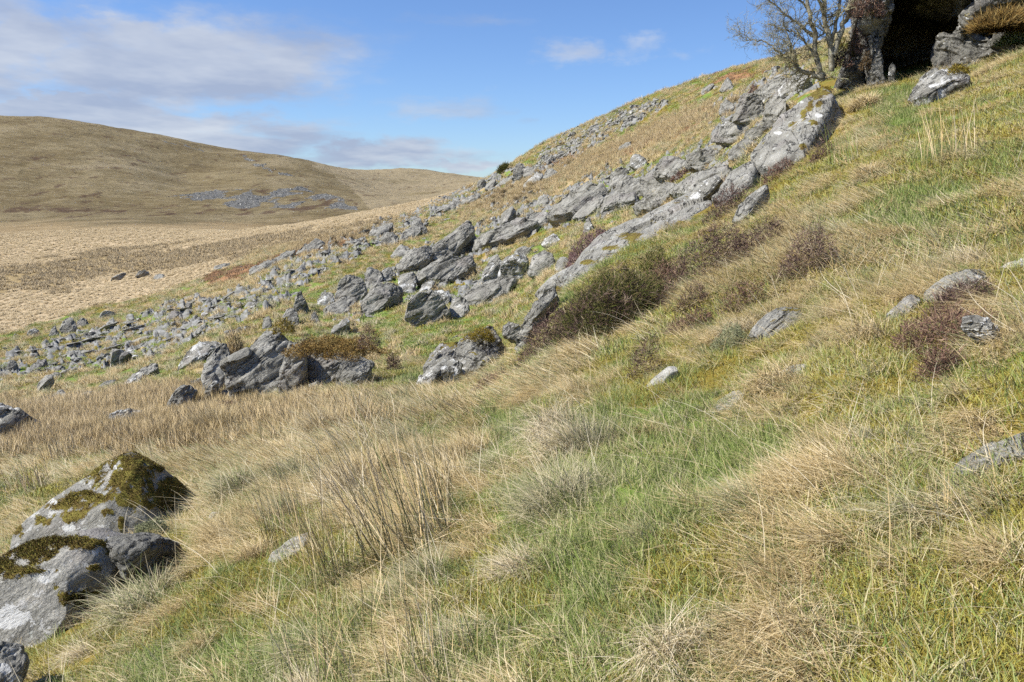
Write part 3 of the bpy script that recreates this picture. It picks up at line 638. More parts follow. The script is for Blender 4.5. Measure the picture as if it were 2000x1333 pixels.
import bmesh
_ICO = {}
def ico(n):
    if n not in _ICO:
        bm = bmesh.new(); bmesh.ops.create_icosphere(bm, subdivisions=n, radius=1.0)
        V = np.array([v.co[:] for v in bm.verts]); F = np.array([[l.vert.index for l in f.loops] for f in bm.faces]); bm.free(); _ICO[n] = (V, F)
    return _ICO[n]
BED = Euler((R(18), R(-32), R(24))).to_matrix(); BED = np.array(BED)
def rocky(V, N, size, amp, seed, o3=None, ledge=1.0, joints=1.0):
    """weathered, bedded surface: pushes vertices along N"""
    W = V if o3 is None else V+o3
    q = (W@BED)/size; x, y, z = q[:, 0]+seed*7.3, q[:, 1]+seed*3.1, q[:, 2]
    d = .55*fbm(x*1.2, y*1.8, z*2.2, 4, seed=seed % 97)
    cr = np.abs(fbm(x*.9, y*2.2, z*3.6, 3, seed=seed % 89+5)); d -= .75*np.exp(-(cr/.07)**2)*.6*min(1, joints+.15)
    bd = z*3.4+.8*fbm(x*1.1, y*1.1, z*.5, 3, seed=seed % 83+9); fr = bd-np.floor(bd)
    d += ledge*.42*(sstep(0, .8, fr)-sstep(.84, 1, fr)-.5)
    d += .22*fbm(x*6, y*7, z*11, 3, seed=seed % 79+2)
    d += joints*(.55*cells(x, y, z, .62, .42, .26, seed % 71)+.25*cells(x, y, z, .24, .17, .11, seed % 67+3))
    d = d+.10*fbm(x*17, y*17, z*20, 3, seed=seed % 61+1)
    return V+N*(d*amp*size)[:, None]
def mesh_normals(V, F):
    n = np.zeros_like(V); fn = np.cross(V[F[:, 1]]-V[F[:, 0]], V[F[:, 2]]-V[F[:, 0]])
    for k in range(F.shape[1]): np.add.at(n, F[:, k], fn)
    return n/np.maximum(np.linalg.norm(n, axis=1), 1e-9)[:, None]
def outline_of(kind, x0, y0, x1, y1, rg):
    w, h = x1-x0, y1-y0
    P = {'slab': [(0, 1), (.06, .72), (.32, .42), (.66, .08), (.96, 0), (1, .22), (.84, .55), (.6, .86), (.28, 1)],
         'block': [(0, .95), (.02, .45), (.2, .08), (.62, 0), (.93, .2), (1, .7), (.9, 1), (.4, 1.05)],
         'point': [(0, 1), (.12, .6), (.36, .12), (.5, 0), (.66, .3), (.9, .7), (1, 1), (.5, 1.06)],
         'round': [(0, .8), (.08, .38), (.3, .08), (.6, 0), (.88, .24), (1, .66), (.85, 1), (.3, 1.02)],
         'flat': [(0, .8), (.1, .3), (.4, .05), (.8, 0), (1, .35), (.93, .8), (.6, 1), (.2, 1)]}[kind]
    return [(x0+(a+rg.uniform(-.05, .05))*w, y0+(b+rg.uniform(-.05, .05))*h) for a, b in P]
_seed = [100]
def outline_rock(name, outline, mat, label=None, cat='rock', group=None, r=None, face=.45, thick=.5, back=.8, sub=5, amp=.06, parent=None,
                 cuts=5, ledge=1.0, bottom=.25, seed=None, boxy=.62, masks=None, keepout=True, smooth=True, lean=0.0, cutmin=.3, yaw=0.0, joints=1.0, planes=(), plate=.75):
    """a rock whose outline, seen from the path, is the given one; real distance, thickness and facets of its own"""
    _seed[0] += 1; seed = seed or _seed[0]; rg = np.random.default_rng(seed)
    O = np.array(outline, float); cx = O[:, 0].mean(); by = O[:, 1].max()
    if r is None: A = hit(cx, by-.04*(by-O[:, 1].min()), 2.0)
    else:
        a, y, zz = pix_dir(cx, by); h = math.hypot(a, y); A = np.array((a/h*r, y/h*r, EYE[2]+zz/h*r))
    rr = math.hypot(A[0], A[1]); vd = (EYE-A)/np.linalg.norm(EYE-A)
    tn = normal_at(A[0], A[1], max(.5, rr*.07))
    hv = np.array((-A[0]/rr*math.cos(R(yaw))+A[1]/rr*math.sin(R(yaw)), -A[1]/rr*math.cos(R(yaw))-A[0]/rr*math.sin(R(yaw)), lean)); n = hv*(1-face)+tn*face; n /= np.linalg.norm(n)
    if n@vd < .22: n = n+vd*(.3-n@vd); n /= np.linalg.norm(n)
    e1 = np.cross((0, 0, 1.), n); e1 /= np.linalg.norm(e1); e2 = np.cross(n, e1)
    a, y, zz = pix_dir(O[:, 0], O[:, 1]); D = np.stack([a, y, zz], -1)
    t = ((A-EYE)@n)/(D@n); Pw = EYE+D*t[:, None]
    L2 = np.stack([(Pw-A)@e1, (Pw-A)@e2], -1)
    c2 = (L2.min(0)+L2.max(0))/2*.5+L2.mean(0)*.5
    Q = L2-c2; w2 = np.ptp(Q[:, 0]); h2 = np.ptp(Q[:, 1]); size = math.sqrt(w2*h2)
    # sink the lower edge
    low = Q[:, 1] < Q[:, 1].min()+.3*h2; Q[low, 1] -= bottom*h2
    th = thick*size; bk = back*size
    V, F = ico(sub); phi = np.arctan2(V[:, 1], V[:, 0]); rho = np.hypot(V[:, 0], V[:, 1]); sn = V[:, 2]
    # radial distance of the outline
    n_ = len(Q); Rr = np.zeros(len(V)); dx, dy = np.cos(phi), np.sin(phi)
    for i in range(n_):
        p, q = Q[i], Q[(i+1) % n_]; ex, ey = q-p; den = dx*ey-dy*ex
        with np.errstate(divide='ignore', invalid='ignore'):
            tt = (p[0]*ey-p[1]*ex)/den; uu = (p[0]*dy-p[1]*dx)/den
        ok = (tt > 0) & (uu >= -1e-6) & (uu <= 1+1e-6); Rr = np.where(ok, np.maximum(Rr, tt), Rr)
    Rr = np.where(Rr <= 0, size*.4, Rr)
    al = np.arccos(np.clip(np.abs(sn), 0, 1)); ro = np.sin(al)**boxy; hh = np.cos(al)**np.where(sn > 0, plate, .75)
    zl = np.where(sn > 0, hh*th, -hh*bk); X2 = dx*Rr*ro; Y2 = dy*Rr*ro
    L3 = np.stack([X2, Y2, zl], -1)
    for i in range(cuts):
        nn = np.array((rg.uniform(-.7, .7), rg.uniform(-.55, .55), rg.uniform(.75, 1.2))); nn /= np.linalg.norm(nn)
        mx = (L3@nn).max(); d = mx*rg.uniform(.62, .9); e = np.maximum(L3@nn-d, 0); L3 -= e[:, None]*nn
    for nn, fr in planes:
        nn = np.array(nn)/np.linalg.norm(nn); e = np.maximum(L3@nn-(L3@nn).max()*fr, 0); L3 -= e[:, None]*nn
    Nl = mesh_normals(L3, F); amt = min(amp, .5)
    W = L3[:, :1]*e1+L3[:, 1:2]*e2+L3[:, 2:]*n; Nw = Nl[:, :1]*e1+Nl[:, 1:2]*e2+Nl[:, 2:]*n
    C = A+e1*c2[0]+e2*c2[1]
    W = rocky(W, Nw, size, amt, seed, None, ledge, joints)
    at = {}
    if masks:
        P = W+C; px, py, _ = project(P); Nw2 = mesh_normals(W, F); wf = min(9, max(1.2, 7/size)); wb = fbm(P[:, 0]*wf, P[:, 1]*wf, P[:, 2]*wf, 5, gain=.62, seed=seed % 50)
        for nm, lst in masks.items():
            m_ = np.zeros(len(P))
            for bx, by_, rx, ry in lst: m_ = np.maximum(m_, np.exp(-(((px-bx)/rx)**2+((py-by_)/ry)**2)*.8))
            if nm == 'moss': m_ = np.clip(m_*.85+wb*.75*(m_ > .10)+.06*(Nw2[:, 2]-.6), 0, 1)
            else: m_ = np.clip(m_+wb*.2*(m_ > .12), 0, 1)
            at[nm] = ('FLOAT', m_)
        if 'moss' in at: W = W+Nw2*(sstep(.35, .6, at['moss'][1])*.010)[:, None]
    me = new_mesh(name, W, F, smooth, at)
    if parent is None: loc = C
    else: loc = C-np.array(parent.location)
    o = add_obj(name, me, mat, parent, loc)
    if parent is None: tag(o, label, cat, group)
    elif label: o['label'] = label
    if keepout:
        P = W+C; k = P[:, 2] > ground(P[:, 0], P[:, 1])-.03
        if k.sum() > 5:
            S = P[k][rg.integers(0, k.sum(), 16)]
            for q in S: KEEP_OUT.append((q[0], q[1], .12*size))
    o_last[0] = (W+C, F, at, C)
    return o
o_last = [None]
def rk(kind, x0, y0, x1, y1, mat, label, **kw):
    _seed[0] += 1; rg = np.random.default_rng(_seed[0]*13)
    out = outline_of(kind, x0, y0, x1, y1, rg)
    kw.setdefault('group', None); kw.setdefault('sub', 6 if (x1-x0) > 60 else 5)
    return outline_rock('tilted_rock' if kind == 'slab' else ('boulder' if kind in ('round', 'block') else 'rock'), out, mat, label, 'rock', **kw)

# --- foreground left
outline_rock('boulder', [(14, 1085), (21, 1045), (46, 1013), (106, 966), (160, 938), (213, 906), (263, 888), (295, 904), (355, 945), (403, 974), (398, 1010), (373, 1040), (326, 1075), (200, 1085), (100, 1085)], M_FORE,
    'big pyramid shaped grey boulder with moss on its peak, behind the rounded mossy one', r=7.9, face=.35, thick=.34, back=.7, sub=7, amp=.03, cuts=2, ledge=.12, joints=.12, planes=[((.85, .15, .5), .62)], bottom=.15, seed=11, boxy=.8,
    masks={'moss': [(263, 905, 70, 26), (235, 935, 75, 34), (262, 975, 50, 34), (345, 960, 60, 34), (385, 990, 28, 26), (130, 985, 48, 16), (310, 985, 60, 16), (190, 975, 40, 14), (140, 1007, 24, 12), (82, 1015, 12, 10), (36, 1035, 15, 14), (215, 1000, 25, 10), (345, 993, 28, 8), (236, 1025, 6, 20), (170, 965, 22, 8)],
           'lich': [(135, 1032, 14, 10), (104, 980, 9, 7), (366, 1006, 16, 14), (330, 990, 10, 6), (222, 913, 12, 6), (258, 930, 7, 12)]})
FORE_A = o_last[0]
outline_rock('boulder', [(-60, 1150), (-30, 1105), (43, 1070), (142, 1050), (220, 1043), (262, 1058), (248, 1100), (238, 1140), (215, 1160), (180, 1180), (160, 1215), (121, 1245), (46, 1275), (-60, 1290)], M_FORE,
    'rounded grey boulder with brown moss and a large white lichen patch', r=5.6, face=.5, thick=.34, back=.6, sub=7, amp=.03, cuts=2, ledge=.12, joints=.12, bottom=.12, seed=12, boxy=.8,
    masks={'moss': [(150, 1062, 120, 13), (60, 1080, 60, 18), (10, 1110, 40, 24), (155, 1165, 50, 18), (185, 1110, 14, 7), (60, 1115, 60, 6), (230, 1075, 40, 20)],
           'lich': [(20, 1208, 38, 22), (87, 1133, 11, 8), (186, 1078, 7, 7), (153, 1062, 10, 3), (160, 1158, 12, 14), (50, 1068, 24, 7)]})
FORE_B = o_last[0]
outline_rock('boulder', [(205, 1056), (250, 1044), (310, 1048), (345, 1062), (372, 1085), (392, 1104), (350, 1122), (300, 1130), (250, 1125), (228, 1100)], M_DARKSHADE,
    'overhanging right end of the rounded mossy boulder, its shade put into the dark rock colour', r=5.75, face=.2, thick=.5, back=.5, sub=6, amp=.05, cuts=0, bottom=.06, seed=14, planes=[((.55, -.6, .5), .12), ((.8, .1, .4), .6)])  # shaded right underside of the boulder, darkened by its rock colour
outline_rock('rock', [(-60, 1330), (-60, 1262), (10, 1255), (40, 1262), (52, 1290), (40, 1330), (20, 1380), (-60, 1390)], M_FORE, 'dark blue grey rock in the bottom left corner under the rounded boulder',
    r=4.6, face=.4, thick=.3, sub=6, amp=.05, seed=15, masks={'lich': [(8, 1305, 14, 12), (30, 1330, 14, 10)], 'moss': []})
outline_rock('boulder', [(-60, 850), (-60, 795), (10, 797), (40, 806), (70, 822), (100, 836), (125, 846), (100, 856), (20, 862)], M_ROCKL, 'dark boulder thick with white lichen, at the photo edge above the tan rushes',
    face=.4, thick=.3, bottom=.05, sub=6, amp=.06, seed=16)
rk('flat', 18, 853, 52, 868, M_ROCK, 'small flat grey stone just below the dark lichened boulder')
rk('round', 213, 800, 290, 834, M_ROCKL, 'low pale rounded boulder standing alone in tan grass below the outcrop', face=.3)
# --- the big outcrop at left centre
def empty(name, loc, label, cat, group=None):
    o = bpy.data.objects.new(name, None); COL.objects.link(o); o.location = loc; return tag(o, label, cat, group)
oc = empty('rock_outcrop', hit(540, 765), 'large grey split outcrop topped with brown turf and moss', 'rock outcrop')
def rb(px, py, d=.25): q = hit(px, py, 9, 40); return math.hypot(q[0], q[1])+d
def blk(out, r, mat=M_ROCK, **kw):
    r = rb(np.mean([p[0] for p in out]), max(p[1] for p in out))+max(0, (r-21.3))*.5
    kw.setdefault('face', .25); kw.setdefault('thick', .35); kw.setdefault('sub', 6); kw.setdefault('amp', .055); kw.setdefault('cuts', 3); kw.setdefault('plate', .4)
    return outline_rock('rock_block', out, mat, parent=oc, r=r, **kw)
blk([(517, 652), (540, 650), (567, 668), (562, 705), (550, 738), (512, 752), (465, 756), (458, 738), (478, 705), (490, 680)], 21.5, thick=.3, lean=.4)
blk([(567, 668), (597, 687), (601, 712), (597, 745), (590, 765), (568, 772), (545, 758), (548, 728), (556, 700)], 20.8, thick=.4)
blk([(600, 694), (640, 700), (664, 707), (662, 732), (650, 750), (620, 758), (604, 762), (603, 725)], 22.2, thick=.25)
blk([(666, 712), (690, 706), (724, 708), (727, 730), (705, 750), (680, 756), (655, 757), (658, 735)], 21.3, thick=.45)
blk([(436, 672), (448, 682), (456, 712), (470, 742), (458, 768), (432, 778), (404, 768), (396, 742), (406, 706), (420, 684)], 21.6, thick=.25, lean=.4)
blk([(350, 758), (370, 752), (384, 765), (370, 792), (340, 812), (324, 812), (328, 788), (338, 770)], 19.6, thick=.4)
blk([(372, 745), (398, 738), (406, 752), (400, 765), (385, 770), (372, 765)], 20.6, sub=5, thick=.4)
blk([(402, 762), (418, 745), (428, 748), (424, 765), (404, 785), (388, 792)], 20.0, M_ROCKL, sub=5, thick=.3)
blk([(440, 760), (480, 752), (500, 760), (478, 775), (440, 782), (425, 772)], 20.4, M_ROCKL, sub=5)
blk([(438, 648), (470, 640), (500, 636), (506, 650), (490, 662), (450, 662)], 26, M_ROCKM, sub=5)
blk([(603, 752), (622, 744), (626, 756), (615, 765), (600, 763)], 20.4, M_ROCKL, sub=4)
blk([(440, 712), (480, 690), (520, 668), (560, 668), (620, 688), (700, 698), (728, 712), (724, 738), (640, 752), (540, 762), (450, 765)], 22.4, M_ROCK, thick=.16, back=.6, sub=7, plate=.3, boxy=.5)
outline_rock('stone', [(532, 643), (540, 639), (548, 643), (549, 652), (540, 655), (532, 651)], M_PALE, 'small pale rounded stone perched on the outcrop beside its moss', 'rock', r=21.5, sub=4, amp=.02, keepout=False)
# --- labelled rocks of the middle hillside, photograph left to right
HILL = 'rocks on the middle hillside'
L = [
 ('round', 787, 567, 877, 632, M_ROCK, 'rounded grey boulder with cracked face beside white lichened stones', dict(thick=.6, amp=.05, sub=6, face=.1)),
 ('block', 838, 570, 880, 600, M_ROCKL, 'white lichened rock wedged against the rounded boulder', {}),
 ('block', 876, 582, 918, 620, M_ROCKL, 'white and grey lichened rock right of the rounded boulder', {}),
 ('slab', 898, 544, 1006, 594, M_ROCK, 'broad grey bedrock hump below the overhanging lichened crag', dict(sub=6)),
 ('point', 938, 496, 1000, 555, M_ROCKL, 'tall smooth grey crag face with lichened crest', dict(thick=.5, sub=6, face=.2)),
 ('block', 975, 498, 1034, 546, M_ROCKL, 'dark overhanging lichened crag on the right of the tall face', dict(thick=.6, sub=6, face=.05, lean=-.3)),
 ('block', 1035, 495, 1088, 536, M_ROCK, 'blocky grey rock left of the purple heather', dict(sub=5)),
 ('block', 1085, 502, 1112, 528, M_ROCK, 'small grey rock between the blocky rock and purple heather', {}),
 ('block', 1004, 482, 1040, 504, M_ROCK, 'small grey rock in green turf above the blocky rock', {}),
 ('flat', 1060, 460, 1094, 481, M_ROCKL, 'flat lichened rock lying alone in green turf', {}),
 ('point', 1138, 428, 1164, 456, M_ROCKL, 'pointed pale rock with white tip in yellow turf', {}),
 ('round', 1175, 410, 1191, 428, M_ROCKL, 'small white speckled stone below the flat overhanging block', {}),
 ('flat', 1176, 380, 1250, 410, M_ROCK, 'flat grey block overhanging its own shadow', dict(thick=.8, sub=6, face=.0, lean=-.5)),
 ('round', 1193, 328, 1236, 352, M_ROCK, 'rounded grey boulder crowning the block pile', dict(face=.2)),
 ('flat', 1190, 343, 1240, 362, M_ROCK, 'dark edged flat slab under the crowning boulder', {}),
 ('block', 1205, 352, 1262, 392, M_ROCK, 'grey block in the middle of the pile', dict(sub=6)),
 ('block', 1250, 338, 1316, 378, M_ROCK, 'grey block with a dark hole beneath it', dict(sub=6)),
 ('slab', 1240, 366, 1345, 408, M_ROCK, 'sloping grey bedrock below the block pile', dict(sub=6, face=.7, thick=.2)),
 ('slab', 1068, 366, 1190, 420, M_ROCK, 'long broken grey slab climbing towards the block pile', dict(sub=6, face=.6, thick=.25)),
 ('slab', 1120, 384, 1180, 424, M_ROCK, 'lower broken slab left of the flat overhanging block', dict(sub=5)),
 ('block', 1048, 382, 1072, 402, M_ROCK, 'grey squared stone at the foot of the climbing slab', {}),
 ('block', 1022, 414, 1082, 450, M_ROCK, 'grey cracked slab end with a straight dark crack', dict(sub=6, face=.5)),
 ('slab', 976, 414, 1008, 440, M_ROCK, 'dark tilted slab leaning on white stones', dict(thick=.5)),
 ('slab', 925, 436, 1052, 480, M_ROCK, 'long smooth grey bedrock sheet left of the cracked slab end', dict(sub=6, face=.6, thick=.25)),
 ('slab', 838, 445, 924, 508, M_ROCK, 'broad smooth grey slab with fan shaped streaks', dict(sub=6, face=.55, thick=.3)),
 ('slab', 776, 486, 850, 528, M_ROCK, 'low smooth slab running down left of the streaked slab', dict(sub=6, face=.6, thick=.25)),
 ('slab', 812, 510, 926, 552, M_ROCK, 'long ragged slab above the brown grass hollow', dict(sub=6, face=.6, thick=.25)),
 ('block', 778, 532, 814, 570, M_ROCKL, 'lichened block at the left end of the ragged slab', {}),
 ('slab', 815, 548, 852, 574, M_ROCKL, 'white streaked ledge above the rounded boulder', {}),
 ('block', 711, 522, 748, 562, M_ROCK, 'grey block leaning right above the big domed boulder', {}),
 ('block', 744, 522, 768, 546, M_ROCKL, 'dark sided block beside the right leaning one', {}),
 ('round', 655, 538, 716, 592, M_ROCK, 'big domed grey boulder on the left middle slope', dict(thick=.55, sub=6, face=.25)),
 ('slab', 635, 575, 700, 616, M_ROCK, 'grey slab sliding down below the domed boulder', dict(sub=5)),
 ('block', 622, 570, 655, 600, M_ROCKL, 'small lichened rock left of the domed boulder', {}),
 ('slab', 700, 562, 786, 610, M_ROCK, 'long smooth pale grey slab with white lichen along its back', dict(sub=6, thick=.35)),
 ('point', 570, 566, 605, 612, M_ROCK, 'upright squared grey stone standing in green turf', dict(face=.05)),
 ('block', 553, 604, 584, 636, M_ROCK, 'rough grey rock below the upright squared stone', {}),
 ('point', 604, 608, 626, 634, M_ROCK, 'small pointed grey stone right of the rough rock', {}),
 ('slab', 646, 632, 684, 656, M_ROCKL, 'dark lichened rock tilted up above the brown turf', dict(thick=.6)),
 ('block', 512, 620, 532, 642, M_ROCK, 'small rough stone above the outcrop peak', {}),
 ('point', 800, 424, 836, 460, M_ROCK, 'pointed grey rock rising on the slope below the rust strip', {}),
 ('slab', 780, 438, 826, 470, M_ROCK, 'smooth slab running down from the pointed rock', {}),
 ('block', 744, 456, 780, 482, M_ROCK, 'grey rock lying left of the smooth slab', {}),
 ('flat', 765, 480, 804, 504, M_ROCK, 'flat grey rock half sunk in pale grass', {}),
 ('round', 1001, 320, 1030, 354, M_ROCK, 'big grey boulder just below the skyline bush', dict(face=.1)),
 ('block', 1022, 326, 1052, 344, M_ROCK, 'grey rock right of the skyline boulder', {}),
 ('slab', 1022, 338, 1060, 368, M_ROCKL, 'pale tilted slab under the skyline boulder', {}),
 ('block', 932, 350, 950, 368, M_ROCK, 'dark faced rock at the left foot of the skyline', dict(face=0)),
 ('slab', 948, 350, 968, 368, M_ROCK, 'grey slab right of the dark faced rock', {}),
 ('slab', 976, 346, 1000, 360, M_ROCK, 'low slab left of the pale tilted slab', {}),
 ('round', 1062, 330, 1092, 350, M_ROCK, 'smooth grey rock at the edge of the tan rush band', {}),
 ('round', 1230, 303, 1264, 328, M_ROCKL, 'rounded lichen topped boulder sunk in tan rushes', {}),
 ('flat', 1210, 280, 1236, 294, M_ROCK, 'small grey rock showing among the tan rushes', {}),
 ('block', 1343, 290, 1420, 330, M_ROCK, 'stack of thin grey ledges above a dark gap', dict(sub=6, face=.2, ledge=2.0, amp=.09)),
 ('block', 1282, 308, 1350, 346, M_ROCK, 'ragged grey bedrock left of the ledge stack', dict(sub=6)),
 ('slab', 1314, 328, 1432, 386, M_SLAB, 'wide grey bedrock ramp below the ledge stack', dict(sub=6, face=.7, thick=.2)),
 ('block', 1420, 274, 1490, 312, M_ROCK, 'grey block between ledge stack and upper slab', dict(sub=5)),
 ('round', 1452, 246, 1506, 274, M_ROCK, 'rounded purplish boulder with shadow beneath', dict(face=.1)),
 ('slab', 1398, 228, 1486, 274, M_ROCK, 'long smooth whale backed slab in green turf', dict(sub=6)),
 ('block', 1436, 184, 1496, 240, M_ROCK, 'big square grey boulder with a dark cracked corner', dict(sub=6, thick=.5, face=.1)),
 ('block', 1490, 190, 1540, 246, M_ROCK, 'rough grey bedrock right of the square boulder', dict(sub=6)),
 ('round', 1404, 198, 1438, 224, M_ROCK, 'smooth grey rock left of the square boulder', {}),
 ('slab', 1474, 150, 1545, 188, M_ROCK, 'smooth slab under the low branches of the hawthorn', dict(sub=6, face=.5)),
 ('slab', 1505, 146, 1582, 190, M_ROCKL, 'bedded dark ledges beneath the hawthorn', dict(sub=6, ledge=2.0)),
 ('point', 1408, 152, 1440, 178, M_ROCK, 'dark rock standing near the upper skyline', {}),
 ('slab', 1370, 164, 1394, 182, M_ROCK, 'small slab left of the dark skyline rock', {}),
 ('slab', 1405, 232, 1430, 252, M_ROCKL, 'pale rock half hidden in tan tussocks', {}),
 # left slope
 ('round', 52, 642, 80, 660, M_ROCKL, 'pale rock with dark side at the moor edge, farthest out', dict(face=.1)),
 ('point', 96, 636, 118, 656, M_ROCK, 'dark slabby rock on the moor edge', {}),
 ('round', 116, 622, 152, 652, M_ROCK, 'grey boulder with mossy right side on the moor edge', {}),
 ('round', 150, 622, 174, 640, M_ROCK, 'low grey boulder right of the mossy sided one', {}),
 ('round', 191, 607, 228, 624, M_PALE, 'pale whitish boulder at the moor edge', dict(face=.1)),
 ('block', 330, 608, 356, 624, M_ROCK, 'squared grey rock in tan grass at the slope edge', {}),
 ('round', 362, 590, 376, 600, M_ROCK, 'lone small round stone in tan grass near the moor', {}),
 ('block', 214, 680, 242, 716, M_ROCK, 'pale face of the boulder with the deep black shadow', dict(face=0, thick=.6)),
 ('block', 232, 688, 260, 715, M_DARKSHADE, 'right side of the pale faced boulder, its shade put into the dark rock colour', dict(face=0, thick=.5, cuts=0, planes=[((.7, -.5, .5), .15)])),  # shaded side of the same boulder as a second block, shade painted in
 ('point', 281, 680, 306, 704, M_ROCK, 'pointed grey rock right of the shade coloured boulder side', {}),
 ('slab', 68, 736, 104, 768, M_ROCK, 'dark grey undercut boulder in green turf', dict(thick=.7, face=0, lean=-.3)),
 ('round', 100, 726, 122, 744, M_ROCKL, 'small lichened rock behind the undercut boulder', {}),
 ('slab', 90, 768, 116, 788, M_ROCK, 'smooth stone at the top of the tan rushes', {}),
 ('block', 108, 762, 130, 784, M_ROCKL, 'lichened stone leaning on the smooth one above the rushes', {}),
 ('slab', 150, 762, 180, 780, M_ROCKL, 'pale pointed stone at the edge of the tan rushes', {}),
 ('round', 14, 704, 34, 722, M_ROCK, 'round dark sided stone near the left photo edge', {}),
 ('slab', 58, 700, 92, 726, M_ROCK, 'smooth grey slab left of the boulder field gap', {}),
 ('slab', 345, 672, 436, 714, M_ROCKL, 'long grey bedrock slab leading to the outcrop', dict(sub=6, face=.6, thick=.25)),
 ('slab', 255, 712, 308, 740, M_ROCK, 'purplish grey slab half buried in the green slope', {}),
 ('slab', 236, 728, 282, 756, M_ROCKL, 'low lichened slab below the purplish one', {}),
 ('slab', 192, 742, 226, 758, M_ROCK, 'thin slab pointing uphill in green turf', {}),
 ('round', 278, 760, 304, 782, M_ROCK, 'low grey stone in the tan rushes left of the outcrop', {}),
 ('slab', 214, 533, 246, 548, M_ROCK, 'larger lone dark boulder out on the pale moor', dict(face=0, thick=.6)),
 ('round', 264, 528, 292, 543, M_ROCK, 'lone mossy dark boulder right of the larger one on the moor', dict(face=0)),
 ('flat', 300, 536, 324, 545, M_ROCK, 'small flat stone right of both lone moor boulders', {}),
 ('slab', 486, 508, 540, 534, M_ROCK, 'dark ridge of rock where the slope meets the moor', dict(sub=5)),
 ('slab', 532, 488, 578, 514, M_ROCK, 'grey ridge rock continuing the dark ridge uphill', dict(sub=5)),
 ('slab', 578, 470, 640, 494, M_ROCK, 'long low grey slab above the rust coloured strip', {}),
 ('slab', 414, 514, 450, 526, M_ROCK, 'flat rock in grass left of the dark ridge', {}),
 ('slab', 720, 436, 770, 462, M_ROCK, 'low grey slab high on the left slope', {}),
 ('slab', 858, 392, 900, 412, M_ROCK, 'low slab near the valley skyline', {}),
 ('slab', 900, 378, 940, 398, M_ROCK, 'grey slab below the dark faced skyline rock', {}),
]
for kind, x0, y0, x1, y1, mat, lab, kw in L:
    kw = dict(kw); kw.setdefault('face', .68 if kind in ('slab', 'flat') else .5); kw.setdefault('thick', .10 if kind in ('slab', 'flat') else .2); kw.setdefault('back', .4); kw.setdefault('bottom', .12); kw.setdefault('amp', .06); kw.setdefault('boxy', .5); kw.setdefault('plate', .3); kw['group'] = HILL
    rk(kind, x0, y0, x1, y1, mat, lab, **kw)
# --- the three great slabs along the spur edge
SG = 'tilted slabs along the spur edge'
outline_rock('tilted_rock', [(1060, 575), (1078, 560), (1102, 545), (1152, 496), (1219, 447), (1280, 415), (1324, 391), (1362, 376), (1392, 384), (1400, 400), (1372, 432), (1345, 470), (1317, 500), (1262, 515), (1212, 530), (1140, 560), (1090, 590)], M_SLABA,
    'longest tilted grey slab rising behind the gorse, moss along its upper edge', group=SG, masks={'moss': [(1235, 462, 26, 7), (1195, 485, 26, 6), (1240, 478, 12, 12), (1150, 513, 20, 5), (1092, 568, 10, 10), (1330, 440, 10, 9)], 'lich': [(1262, 482, 5, 5), (1328, 462, 8, 4)]}, r=13.2, face=.92, thick=.05, back=.35, sub=7, amp=.022, cuts=1, ledge=1.6, bottom=.03, seed=31, boxy=.5, lean=.2,)
outline_rock('tilted_rock', [(1476, 305), (1500, 266), (1536, 218), (1571, 185), (1600, 172), (1622, 176), (1634, 190), (1624, 222), (1599, 271), (1585, 304), (1543, 328), (1511, 330), (1480, 318)], M_SLABA,
    'great upper grey slab with a golden moss cap below the cliff', group=SG, masks={'moss': [(1596, 184, 22, 14), (1583, 206, 7, 14), (1600, 205, 8, 10), (1550, 252, 8, 10), (1568, 286, 9, 7), (1590, 240, 12, 6), (1570, 225, 6, 10)], 'lich': [(1598, 226, 8, 4), (1560, 200, 12, 3), (1520, 260, 8, 3)]}, face=.93, thick=.05, back=.3, sub=7, amp=.022, cuts=1, ledge=1.4, bottom=.03, seed=32, boxy=.5)
outline_rock('tilted_rock', [(1396, 392), (1412, 368), (1428, 345), (1452, 326), (1474, 316), (1480, 335), (1470, 360), (1448, 380), (1420, 400)], M_SLAB, 'smooth grey slab between the longest and the upper slab', group=SG, face=.93, thick=.1, back=.4, sub=6, amp=.025, cuts=1, bottom=.03, seed=33, boxy=.5)
outline_rock('tilted_rock', [(1432, 435), (1442, 408), (1462, 382), (1498, 359), (1500, 372), (1478, 400), (1456, 428)], M_SLAB, 'narrow grey slab right of the heather strip', group=SG, face=.7, thick=.12, back=.4, sub=6, amp=.03, cuts=1, bottom=.03, seed=34)
outline_rock('tilted_rock', [(1340, 392), (1362, 364), (1400, 344), (1412, 352), (1396, 372), (1372, 392), (1352, 408)], M_ROCKL, 'slab end patched with bright white lichen', group=SG, face=.6, thick=.12, back=.4, sub=6, amp=.03, cuts=1, bottom=.03, seed=35)
outline_rock('rock', [(1006, 672), (1020, 640), (1042, 610), (1060, 580), (1078, 562), (1088, 575), (1070, 605), (1050, 640), (1030, 675), (1014, 690)], M_ROCK, 'narrow broken rock tail running down left of the gorse', r=11.3, bottom=.05, face=.4, thick=.2, back=.4, sub=6, amp=.07, seed=36)
outline_rock('rock', [(1062, 562), (1072, 556), (1086, 556), (1084, 568), (1070, 578), (1060, 574)], M_PALE, 'bright white lichened knob at the lower tip of the longest slab', r=12.4, face=.2, sub=5, amp=.06)
outline_rock('rock', [(986, 640), (1000, 632), (1018, 638), (1024, 652), (1006, 660), (988, 655)], M_ROCKM, 'dark undercut rock left of the broken rock tail', r=12.6, sub=5)
outline_rock('mossy_rock', [(895, 700), (905, 672), (940, 655), (966, 650), (980, 672), (975, 700), (950, 712), (915, 714)], M_ROCKM, 'craggy grey rock with an orange moss cap left of the rock tail', 'rock', r=14.5, sub=6, amp=.07, thick=.25, face=.6, plate=.4)
